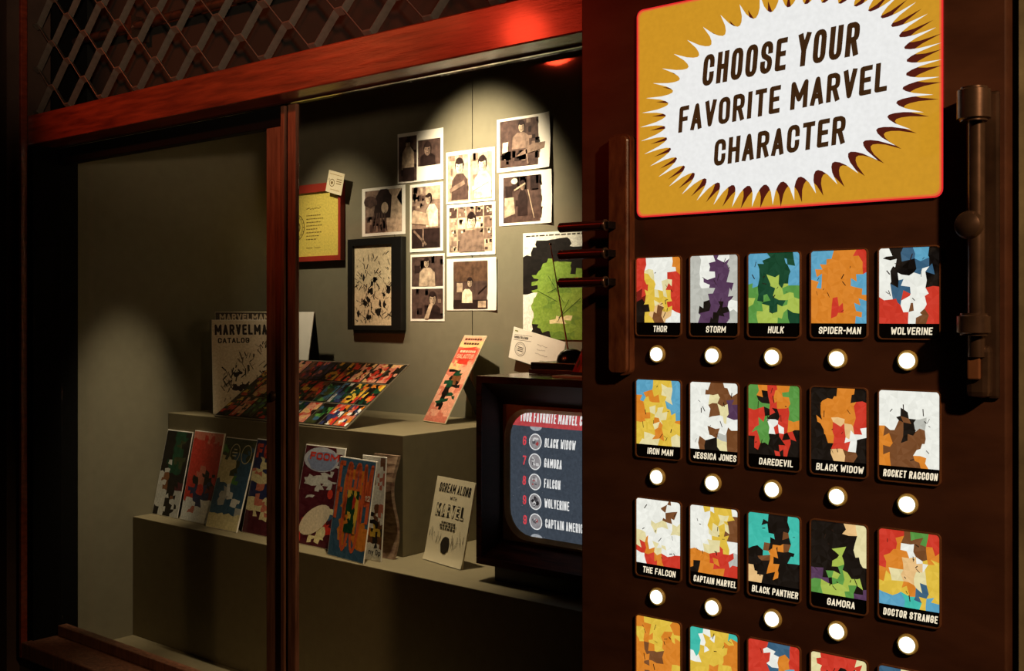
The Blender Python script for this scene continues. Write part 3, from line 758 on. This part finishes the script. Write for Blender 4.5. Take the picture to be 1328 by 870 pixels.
for q in range(34):
    x_ = random.uniform(-.078, .078); z_ = random.uniform(.022, .05) + abs(x_) * .45; a.seg((x_, z_), (x_ + random.uniform(-.008, .008), z_ + random.uniform(.006, .022)), .0011, (84, 78, 62))
a.ell(0, .05, .021, .023, (44, 38, 30), 14, .1)
a.build('print', t, PRINT, -.0037)

# leaning comic on the riser with a strut behind
t = standing('leaning_comic', (-2.292, 2.425, 1.2730), .122, .310, .004, R(31), R(-13), 'orange comic leaning back on the riser beside the television', 'comic', None, paper)
a = Art(); a.mosaic(-.060, .060, .002, .308, ['aaaa', 'ffff', 'hrrh', 'hrrh', 'hrrh', 'ffaa', 'hkGa', 'akna', 'aGka', 'hkah', 'akGa', 'aGaa', 'hkaa', 'aaha', 'hhhh'], .34, 8)
a.up(); a.rect(-.05, .05, .222, .262, (196, 66, 48)); a.up()
for zz, wd in ((.292, .09), (.276, .08)):
    x = -wd / 2
    while x < wd / 2: l = random.uniform(.006, .014); a.rect(x, min(x + l, wd / 2), zz, zz + .007, (74, 40, 28)); x += l + .003
x = -.04
while x < .036: l = random.uniform(.006, .014); a.rect(x, min(x + l, .042), .247, .255, (232, 190, 160)); x += l + .003
a.ctext('GALACTUS', 0, .226, .016, .090, (236, 200, 168), .16)
a.build('cover', t, GLOSSY_PRINT)
slab('strut', -.03, .03, (.0045, .19), (.160, .100), .003, black_card, t)

# trading card sheet on a slanted board
t = thing('card_sheet_stand', (-2.674, 2.122, 1.2742), 'slanted board covered with rows of small colourful trading cards', 'card display', None, (-R(56), 0, 0))
SWd, SHt = .634, .318
box('board', (-SWd / 2, SWd / 2, 0, .004, 0, SHt), mat('grey_board', (120, 112, 92), .5), t, world=False)
cw, chh = .0595, .0985
cb = bmesh.new(); bm_box(cb, -cw / 2, cw / 2, -.0012, 0, 0, chh)
pal_rows = ['kdrnp', 'Gikge', 'nkrod', 'pkvhk', 'oyrkn', 'ekGvs', 'arhfa', 'krykG']
for rw in range(3):
    for cl in range(10):
        cx = -SWd / 2 + .0325 + cl * .0632; cz = .006 + rw * .1035
        cd = link('trading_card', None, t) if False else None
        bmc = bmesh.new(); bm_box(bmc, cx - cw / 2, cx + cw / 2, -.0012, 0, cz, cz + chh)
        cd = mesh_obj('trading_card', bmc, black_card, t)
        a = Art(); pr = random.choice(pal_rows) if not (cl >= 7 and rw == 2) else 'arhfa'
        if cl >= 8 and rw < 2: pr = 'kryGo' if rw else 'rwvho'
        a.mosaic(cx - cw / 2 + .002, cx + cw / 2 - .002, cz + .002, cz + chh - .002, [''.join(random.choice(pr + 'k') for _ in range(4)) for _ in range(6)], .48, 12)
        a.build('card_face', cd, GLOSSY_PRINT, -.0012)
slab('easel_leg', -.05, .05, (.0045, .25), (.134, .193), .003, black_card, t)

# catalogue in front of the easel card
t = standing('ink_catalogue', (-3.033, 2.296, 1.2712), .248, .318, .006, R(5), R(68), 'pale catalogue with black ink drawing, left of the trading cards', 'catalogue', None, white_paper)
a = Art(); a.rect(-.123, .123, .002, .316, (214, 202, 176)); a.up()
a.ctext('MARVELMANIA', 0.004, .266, .036, .236, (44, 38, 34), .2); a.text('CATALOG', -.104, .238, .018, .0135, (44, 38, 34), .22)
for q in range(120):
    x_ = random.uniform(-.09, .09); z_ = .03 + random.random() * (.12 + .9 * max(0, x_ + .06)); an = random.uniform(.5, 2.4); l = random.uniform(.006, .03)
    a.seg((x_, z_), (x_ + l * math.cos(an), min(z_ + l * math.sin(an), .232)), random.uniform(.0012, .005), (44, 38, 34) if q % 3 else (120, 108, 92))
for q in range(10): a.ell(random.uniform(-.06, .08), random.uniform(.06, .16), random.uniform(.006, .016), random.uniform(.006, .014), (40, 34, 30), 9, .4)
a.build('cover', t, PRINT)
# darker catalogue standing behind it
t = standing('dark_catalogue', (-3.098, 2.345, 1.2712), .23, .345, .005, R(4), R(68), 'dark catalogue with pale header, standing behind the ink catalogue', 'catalogue', None, paper)
a = Art(); a.rect(-.114, .114, .002, .343, (70, 60, 50)); a.up(); a.ctext('MARVELMANIA', 0, .316, .022, .20, (206, 188, 158), .22)
a.build('cover', t, PRINT)
# easel card behind it
t = thing('easel_card', (-3.060, 2.475, 1.2705), 'white easel card with black back, just right of the window stile', 'easel card')
slab('front_card', -.085, .085, (0, .001), (.055, .345), .003, white_paper, t)
slab('back_leg', -.084, .0845, (.060, .343), (.105, .001), .003, black_card, t)

# ================================================================== television
TX0, TX1, TZ0, TZ1, TY = -1.790, -1.170, 0.978, 1.450, 2.05
tv = thing('television', ((TX0 + TX1) / 2, TY, BASE), 'old wooden cabinet television showing a ranking list', 'television')
bm = bmesh.new()
outer = [(TX1, TZ1), (TX0, TZ1), (TX0, TZ0), (TX1, TZ0)]
bm_box(bm, TX0, TX1, TY + .075, TY + .40, TZ0, TZ1, .002)
mesh_obj('cabinet', bm, tv_wood, tv, True)
of = .017
o1 = outer; i1 = [(TX1 - of, TZ1 - of), (TX0 + of, TZ1 - of), (TX0 + of, TZ0 + of), (TX1 - of, TZ0 + of)]
ring_mesh('front_frame', o1, i1, TY, TY + .075, tv_wood, tv)
SX0, SX1, SZ0, SZ1 = -1.746, -1.214, 1.038, 1.374
i2 = [(SX1 + .004, SZ1 + .004), (SX0 - .004, SZ1 + .004), (SX0 - .004, SZ0 - .004), (SX1 + .004, SZ0 - .004)]
def quad(name, p, m, par):
    bm = bmesh.new(); bm.faces.new([bm.verts.new(v) for v in p]); bmesh.ops.recalc_face_normals(bm, faces=bm.faces)
    vv = list(bm.verts); g = bmesh.ops.extrude_face_region(bm, geom=list(bm.faces))
    bmesh.ops.translate(bm, verts=[v for v in g['geom'] if isinstance(v, bmesh.types.BMVert)], vec=(0, .004, 0))
    bmesh.ops.recalc_face_normals(bm, faces=bm.faces)
    return mesh_obj(name, bm, m, par, True)
for q, nm in enumerate(('upper_reveal', 'side_reveal', 'lower_reveal', 'side_reveal')):
    j = (q + 1) % 4
    quad(nm, [(i1[q][0], TY + .002, i1[q][1]), (i1[j][0], TY + .002, i1[j][1]), (i2[j][0], TY + .058, i2[j][1]), (i2[q][0], TY + .058, i2[q][1])], tv_reveal_lit if nm == 'lower_reveal' else tv_dark, tv)  # lower reveal lighter, the others darker: light and shade in the colours
# brass mask with rounded opening
N_ = 6
op = rrect(SX0 + .012, SX1 - .012, SZ0 + .010, SZ1 - .010, .070, N_)
sq = []
cnr = [(SX1 + .003, SZ1 + .003), (SX0 - .003, SZ1 + .003), (SX0 - .003, SZ0 - .003), (SX1 + .003, SZ0 - .003)]
for q in range(4):
    for i in range(N_ + 1):
        nx, nz = cnr[q]; px, pz = op[q * (N_ + 1) + i]
        if i < N_ / 2: v = (nx, pz + (nz - pz) * (i / (N_ / 2))) if q in (0, 2) else (px + (nx - px) * (i / (N_ / 2)), nz)
        elif i == N_ / 2: v = (nx, nz)
        else: v = (px + (nx - px) * ((N_ - i) / (N_ / 2)), nz) if q in (0, 2) else (nx, pz + (nz - pz) * ((N_ - i) / (N_ / 2)))
        sq.append(v)
ring_mesh('screen_mask', sq, op, TY + .056, TY + .072, brass, tv, smooth=True)
ring_mesh('mask_lip', rrect(SX0 + .006, SX1 - .006, SZ0 + .004, SZ1 - .004, .074, N_), rrect(SX0 + .016, SX1 - .016, SZ0 + .014, SZ1 - .014, .066, N_), TY + .050, TY + .066, brass, tv, yin=TY + .060, smooth=True)
# picture tube: bulged glass
tube = rrect(SX0 + .014, SX1 - .014, SZ0 + .012, SZ1 - .012, .068, N_)
scx, scz = (SX0 + SX1) / 2, (SZ0 + SZ1) / 2
def bulge(x, z): return TY + .064 - .014 * max(0.0, 1 - ((x - scx) / .262) ** 2) * max(0.0, 1 - ((z - scz) / .165) ** 2)
A = Art()
DK = (66, 74, 86); RB = (196, 74, 78); WH = (244, 244, 246)
def zc_at(px): return px
A.rect(SX0, SX1, SZ0, SZ1, DK); A.up()
A.rect(SX0, SX1, 1.326, SZ1, RB); A.up()
for _ in range(70): x, z = random.uniform(SX0, SX1), random.uniform(SZ0, 1.33); q = random.uniform(.0004, .0012); A.rect(x, x + q, z, z + q, (190, 196, 204))
rowsz = [1.289, 1.240, 1.190, 1.141, 1.091]
for z_, num, nm in zip(rowsz, '67899', ('BLACK WIDOW', 'GAMORA', 'FALCON', 'WOLVERINE', 'CAPTAIN AMERICA')):
    A.layer = 2
    A.text(num, -1.688, z_ - .011, .023, .0115, (226, 74, 84), .17, .08)
    A.ell(-1.646, z_, .0205, .0205, WH, 24); A.up(); A.ell(-1.646, z_, .0180, .0180, (150, 146, 150), 22); A.up()
    for q in range(7): A.ell(-1.646 + random.uniform(-.009, .009), z_ + random.uniform(-.009, .009), random.uniform(.002, .006), random.uniform(.002, .006), random.choice([(40, 38, 42), (210, 208, 210), (170, 70, 72), (90, 88, 94)]), 8, .3)
    A.layer = 2; A.text(nm, -1.616, z_ - .011, .0225, .0072, WH, .135, .05)
A.ell(-1.646, 1.341, .0195, .008, WH, 20) if False else None
for zz in (1.326, 1.038):
    A.layer = 2
    A.poly([(-1.646 + .019 * math.cos(math.pi * q / 10 + (math.pi if zz > 1.2 else 0)), zz + (.012 if zz < 1.2 else 0) + .010 * math.sin(math.pi * q / 10 + (math.pi if zz > 1.2 else 0))) for q in range(11)], (170, 174, 182))
A.layer = 3; A.text('YOUR FAVORITE MARVEL CHARACTERS', -1.698, 1.337, .0255, .0076, WH, .135, .03)
# bend the picture onto the tube, cut to its rounded outline
bm = bmesh.new(); lay = bm.loops.layers.float_color.new('ink')
for f, c in zip(A.f, A.c):
    vs_ = [bm.verts.new((A.v[i][0], -A.v[i][2] * STEP, A.v[i][1])) for i in f]
    fc = bm.faces.new(vs_)
    for l in fc.loops: l[lay] = c
big = [f for f in bm.faces if f.calc_area() > 2e-3]
for cutx in [SX0 + q * (SX1 - SX0) / 16 for q in range(1, 16)]:
    bmesh.ops.bisect_plane(bm, geom=list(bm.verts) + list(bm.edges) + list(bm.faces), plane_co=(cutx, 0, 0), plane_no=(1, 0, 0))
for cutz in [SZ0 + q * (SZ1 - SZ0) / 14 for q in range(1, 14)]:
    bmesh.ops.bisect_plane(bm, geom=list(bm.verts) + list(bm.edges) + list(bm.faces), plane_co=(0, 0, cutz), plane_no=(0, 0, 1))
for i in range(len(tube)):
    p, q = tube[i], tube[(i + 1) % len(tube)]
    nrm = Vector((q[1] - p[1], 0, -(q[0] - p[0])))
    if nrm.length < 1e-6: continue
    bmesh.ops.bisect_plane(bm, geom=list(bm.verts) + list(bm.edges) + list(bm.faces), plane_co=(p[0], 0, p[1]), plane_no=nrm, clear_outer=True)
for v in bm.verts: v.co.y += bulge(v.co.x, v.co.z)
mesh_obj('screen', bm, SCREEN, tv, True)
box('base', (TX0 + .035, TX1 - .035, TY + .03, TY + .36, BASE, TZ0), tv_dark, tv, .002)

# antenna on the set
t = thing('rabbit_ear_antenna', (-1.64, 2.26, 1.4505), 'black indoor antenna with chrome rod on top of the television', 'antenna')
box('foot_board', (-1.752, -1.46, 2.215, 2.33, 1.4505, 1.462), tv_wood, t, .001)
box('base', (-1.750, -1.46, 2.22, 2.325, 1.462, 1.480), black_plastic, t, .002)
lathe('dome', [(.038, 0), (.038, .006), (.035, .017), (.028, .027), (.016, .034), (.004, .036)], black_plastic, t, (-1.655, 2.27, 1.480), 'Z', 28)
cyl('rod', (-1.664, 2.27, 1.508), (-1.745, 2.30, 1.79), .0022, mat('dull_rod_metal', (196, 188, 170), .5, .2), t, .0014, 10)
bm = bmesh.new(); bmesh.ops.create_uvsphere(bm, u_segments=10, v_segments=8, radius=.004, matrix=Matrix.Translation((-1.745, 2.30, 1.792)))
mesh_obj('rod_tip', bm, chrome, t, True, True)
# comic lying back beside it
t = standing('reclining_comic', (-1.500, 2.135, 1.4555), .17, .26, .004, R(28), R(-20), 'red and orange comic leaning on top of the television', 'comic', None, mat('navy_card', (40, 46, 66), .6))
a = Art(); a.mosaic(-.082, .082, .008, .254, ['rooooo', 'rooyoo', 'royooo', 'dooooo', 'roonoo', 'rooooo', 'dooyoo', 'rooooo'], .2, 10)
a.up(); a.rect(-.079, -.058, .010, .252, (196, 46, 48)); a.up()
for q in range(6): a.ell(-.069, .03 + q * .038, .006, .012, (60, 40, 36) if q % 2 else (98, 96, 52), 9, .3)
a.build('cover', t, GLOSSY_PRINT)
tag(box('folded_leaflet', (-1.60, -1.42, 2.115, 2.175, 1.4505, 1.4545), white_paper), 'white folded leaflet lying under the red comic on the television', 'leaflet')

# ================================================================== voting board at right
BX0, BX1, BF = -1.107, -0.405, 1.55
vb = thing('voting_board', ((BX0 + BX1) / 2, BF, 0.0), 'dark brown wooden board carrying the lit sign and picture tiles', 'board')
box('board', (BX0, BX1, BF, 1.612, 0.0, 2.60), board_wood, vb, .002)

# illuminated sign
SGX0, SGX1, SGZ0, SGZ1 = -0.990, -0.486, 1.766, 2.116
t = thing('illuminated_sign', ((SGX0 + SGX1) / 2, BF, SGZ0), 'large yellow backlit sign with white starburst at the top of the board', 'sign')
plate('sign_panel', rrect(SGX0, SGX1, SGZ0, SGZ1, .012), BF - .004, BF, mat('sign_edge', (120, 30, 20), .4), t)
a = Art(); PINK = (236, 72, 64); AMB = (203, 146, 36)
a.poly(rrect(SGX0, SGX1, SGZ0, SGZ1, .012), (226, 42, 44)); a.up(); a.poly(rrect(SGX0 + .0025, SGX1 - .0025, SGZ0 + .0025, SGZ1 - .0025, .010), (224, 112, 50)); a.up()  # red and orange rim bands: the glow along the sign's edge, painted in
a.poly(rrect(SGX0 + .006, SGX1 - .005, SGZ0 + .005, SGZ1 - .005, .010), AMB); a.up()
def burst(cx, cz, rx, rz, rot, n, depth, col, skew=0.0):
    ca, sa = math.cos(rot), math.sin(rot); ctr = (cx, cz); fan = []
    for q in range(n):
        for u in (0, .12, .26, .42, .58, .74, .88):
            an = 2 * math.pi * (q + u) / n
            fall = math.sin(math.pi * u) ** 0.5          # pointed tips, rounded valleys
            s_ = 1 - depth * fall
            an += skew * (1 - fall)
            x, z = rx * s_ * math.cos(an), rz * s_ * math.sin(an)
            fan.append((min(max(cx + x * ca - z * sa, SGX0 + .002), SGX1 - .002), min(max(cz + x * sa + z * ca, SGZ0 + .002), SGZ1 - .002)))
    for q in range(len(fan)): a.poly([ctr, fan[q], fan[(q + 1) % len(fan)]], col)
burst(-.722, 1.930, .244, .160, R(10), 44, .19, (78, 20, 12)); a.up()
burst(-.735, 1.938, .250, .164, R(10), 44, .20, (236, 236, 234)); a.up()
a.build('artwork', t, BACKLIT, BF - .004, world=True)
TI = (58, 34, 14)
b = Art(); b.layer = 5
b.ctext('CHOOSE YOUR', -.733, 1.9765, .0495, .258, TI, .165, .14, R(2.6))
b.build('lettering', t, BACKLIT, BF - .004, world=True); b = Art(); b.layer = 5
b.ctext('FAVORITE MARVEL', -.734, 1.9125, .0420, .345, TI, .175, .14, R(4.0))
b.build('lettering', t, BACKLIT, BF - .004, world=True); b = Art(); b.layer = 5
b.ctext('CHARACTER', -.733, 1.8475, .0415, .217, TI, .175, .14, R(4.0))
b.build('lettering', t, BACKLIT, BF - .004, world=True)

# picture tiles and their buttons
TILES = [
 ('THOR', 'red and gold', ['rwwwo', 'rcwwr', 'rywcr', 'dycyr', 'kyfyr', 'kynfw']),
 ('STORM', 'silver and purple', ['swpws', 'swpps', 'swpps', 'sspps', 'skpkw', 'spkps']),
 ('HULK', 'green and sky blue', ['bbGGb', 'bGGGb', 'bGlGb', 'gGllg', 'lgGll', 'gllgG']),
 ('SPIDER-MAN', 'orange and blue', ['bboor', 'booor', 'booob', 'ooooo', 'oorob', 'oooob']),
 ('WOLVERINE', 'white, teal and red', ['wkebk', 'wkkek', 'wkwwk', 'wewwr', 'rrwwr', 'rrwnr']),
 ('IRON MAN', 'gold and pale blue', ['bbyyb', 'boycb', 'oycyb', 'oycyo', 'yyoyy', 'ycoyc']),
 ('JESSICA JONES', 'white and brown', ['wwnnw', 'wwcnn', 'wwncp', 'wwwww', 'wwnsn', 'wnkcn']),
 ('DAREDEVIL', 'red, black and green', ['gorog', 'gkrog', 'rgkrg', 'rgwro', 'rgkrk', 'kkkrk']),
 ('BLACK WIDOW', 'black and orange', ['kkook', 'kooor', 'kofor', 'korfw', 'kkrwk', 'kkfnk']),
 ('ROCKET RACCOON', 'white with brown patches', ['wwwww', 'wwnww', 'wnksw', 'onknw', 'onnww', 'onnow']),
 ('THE FALCON', 'white with red patches', ['wwwnw', 'wwwnw', 'wwcwc', 'cwwww', 'rocww', 'wrorr']),
 ('CAPTAIN MARVEL', 'white, yellow and orange', ['wwyyw', 'wwycn', 'wwcyn', 'wwcyw', 'oorrs', 'koorr']),
 ('BLACK PANTHER', 'teal and black', ['ttkkt', 'ttkkt', 'ttknt', 'knokt', 'kkokk', 'fkkkk']),
 ('GAMORA', 'black, cream and olive', ['kkkfc', 'kkkkc', 'kklkc', 'kklkk', 'pkglk', 'gllgp']),
 ('DOCTOR STRANGE', 'red, yellow and blue', ['rrngr', 'rowno', 'rofwy', 'ocfcy', 'yyoey', 'bbtyb']),
 ('', 'brown and amber', ['oyyyo', 'yoyoy', 'ooyoo', 'onnoo', 'ooooy', 'onkoo']),
 ('', 'yellow and teal', ['twyyt', 'twyyo', 'wyyyo', 'yyoyo', 'yynoy', 'yowoy']),
 ('', 'crimson and blue', ['rreer', 'rrwor', 'rrebr', 'orkor', 'refer', 'rrerr']),
 ('', 'cream and crimson', ['crrrc', 'crkkc', 'cknoc', 'rkook', 'kroor', 'rrkrr']),
 ('', 'blue and blond', ['eeccb', 'eecyb', 'bbcyb', 'bffyb', 'rrbbr', 'bbrbb']),
]
ORD = ('first', 'second', 'third', 'fourth', 'fifth'); ROW = ('top row', 'second row', 'third row', 'bottom row')
RZ = (1.6985, 1.4940, 1.2940, 1.0960); TW, TH, SH = .0865, .1306, .0215
for n_, (nm, cols, rows) in enumerate(TILES):
    r_, c_ = divmod(n_, 5)
    x0 = -.9925 + .1037 * c_; z1 = RZ[r_]; z0 = z1 - TH; x1 = x0 + TW; xc = (x0 + x1) / 2
    t = thing('picture_tile', (xc, BF, z0), 'backlit %s picture tile, %s in the %s' % (cols, ORD[c_], ROW[r_]), 'picture tile', 'backlit picture tiles on the board')
    plate('backing', rrect(x0, x1, z0, z1, .006), BF - .002, BF, black_plastic, t)
    ring_mesh('rim', rrect(x0 - .0014, x1 + .0014, z0 - .0014, z1 + .0014, .0070, 4), rrect(x0 + .0004, x1 - .0004, z0 + .0004, z1 - .0004, .0056, 4), BF - .0038, BF, rim_metal, t)
    a = Art(); a.mosaic(x0 + .0008, x1 - .0008, z0 + SH, z1 - .0008, rows, .42, 6)
    a.up()
    for q in range(9):
        px, pz = random.uniform(x0 + .01, x1 - .01), random.uniform(z0 + SH + .008, z1 - .012); an = random.uniform(0, 3.14); l = random.uniform(.004, .012)
        a.seg((px, pz), (px + l * math.cos(an) * .6, min(pz + l * math.sin(an), z1 - .002)), random.uniform(.0006, .0016), (40, 24, 16))
    a.build('picture', t, BACKLIT, BF - .002, world=True)
    if nm:
        b = Art(); h = .0105; wd = min(TW - .010, b.width(nm, h, .0058, .17))
        b.layer = 1; b.ctext(nm, xc + .004 if wd < .06 else xc + .002, z0 + .0058, h, wd, (246, 230, 198), .17, .10)
        b.build('name', t, BACKLIT, BF - .002, world=True)
    bz = z0 - .0312
    t = thing('push_button', (xc - .002, BF, bz), 'round white lit push button under the %s tile of the %s' % (ORD[c_], ROW[r_]), 'button', 'lit push buttons on the board')
    o = (xc - .002, BF, bz)
    lathe('bezel', [(.0150, 0), (.0150, .003), (.0138, .0048), (.0118, .0048), (.0112, .002)], button_halo, t, o, 'Y', 28)
    lathe('lit_cap', [(.0108, .001), (.0108, .0062), (.0098, .0078), (.0060, .0090), (.001, .0094)], button_lamp, t, o, 'Y', 28)

# wooden bar with three pegs
t = thing('peg_bar', (-1.018, BF, 1.497), 'worn brown vertical bar with three dark pegs on the board edge', 'bar')
bm = bmesh.new()
ol = rrect(-1.041, -0.997, 1.500, 1.909, .013, 5)
f_ = [bm.verts.new((x, BF - .020, z)) for x, z in ol]; b_ = [bm.verts.new((x, BF, z)) for x, z in ol]
ff = bm.faces.new(f_); bm.faces.new(list(reversed(b_)))
for q in range(len(ol)): bm.faces.new((f_[q], b_[q], b_[(q + 1) % len(ol)], f_[(q + 1) % len(ol)]))
bmesh.ops.recalc_face_normals(bm, faces=bm.faces)
bmesh.ops.bevel(bm, geom=[e for e in ff.edges], offset=.005, segments=3, affect='EDGES')
mesh_obj('bar', bm, bar_wood, t, True)
for z in (1.754, 1.7065, 1.6580):
    p = cyl('peg', (-1.128, 1.512, z), (-1.030, 1.512, z), .0085, peg_metal, t, None, 20, .003)
    cyl('collar', (-1.0335, 1.512, z), (-1.0285, 1.512, z), .0098, dark_metal, p, None, 20, .001)
    cyl('stem', (-1.022, 1.512, z), (-1.022, 1.532, z), .006, black_plastic, p, None, 12) if False else box('stem', (-1.036, -1.022, 1.508, 1.535, z - .006, z + .006), black_plastic, p, .001)

# dark bronze lever lock at the right edge
t = thing('lever_lock', (-.436, BF, 1.485), 'dark bronze rod bolt with barrels and round knob, right of the tiles', 'bolt')
box('back_plate', (-.456, -.412, BF - .006, BF, 1.488, 1.905), dark_metal, t, .004)
cyl('rod', (-.436, 1.525, 1.545), (-.436, 1.525, 1.885), .011, dark_metal, t, None, 20)
for z0, z1 in ((1.862, 1.908), (1.574, 1.604)): cyl('barrel', (-.438, 1.520, z0), (-.438, 1.520, z1), .0215, dark_metal, t, None, 28, .004)
kb = lathe('knob', [(.010, 0), (.010, .012), (.017, .016), (.019, .024), (.016, .032), (.009, .036), (.002, .037)], dark_metal, t, (-.436, 1.516, 1.721), 'Y', 28)
box('strike', (-.450, -.420, 1.524, BF, 1.490, 1.560), dark_metal, t, .008)
box('latch_tongue', (-.446, -.430, 1.518, 1.5255, 1.515, 1.548), rim_metal, t, .002)

# ================================================================== spotlights inside the case, tucked above the opening
def case_spot(loc, target, energy, deg, blend, label, radius=.02, color=DISPLAY):
    t = thing('display_spotlight', loc, label, 'spotlight', 'spotlights inside the case')
    d = (Vector(target) - Vector(loc)).normalized(); L_ = Vector(loc)
    cyl('housing', L_ - d * .13, L_ - d * .012, .032, black_plastic, t, .042, 20)
    cyl('stem', L_ - d * .10, (L_.x - d.x * .10, L_.y - d.y * .10, 2.78), .006, black_plastic, t, None, 10)
    s = spot('spot_lamp', loc, target, energy, color, deg, blend, radius)
    s.parent = t; s.location = (0, 0, 0)
case_spot((-2.27, 2.02, 2.60), (-2.27, 2.62, 1.90), 200, 54, 1.0, 'black spotlight above the middle of the wall photos')
case_spot((-3.00, 2.00, 2.56), (-2.92, 2.62, 1.72), 42, 48, 1.0, 'black spotlight above the certificate')
case_spot((-2.66, 1.97, 2.50), (-3.25, 1.94, 1.06), 80, 25, 1.0, 'black spotlight aimed at the left end of the magazines')
case_spot((-1.97, 2.06, 2.58), (-2.20, 2.09, 1.02), 115, 48, 1.0, 'black spotlight aimed at the booklet and television')
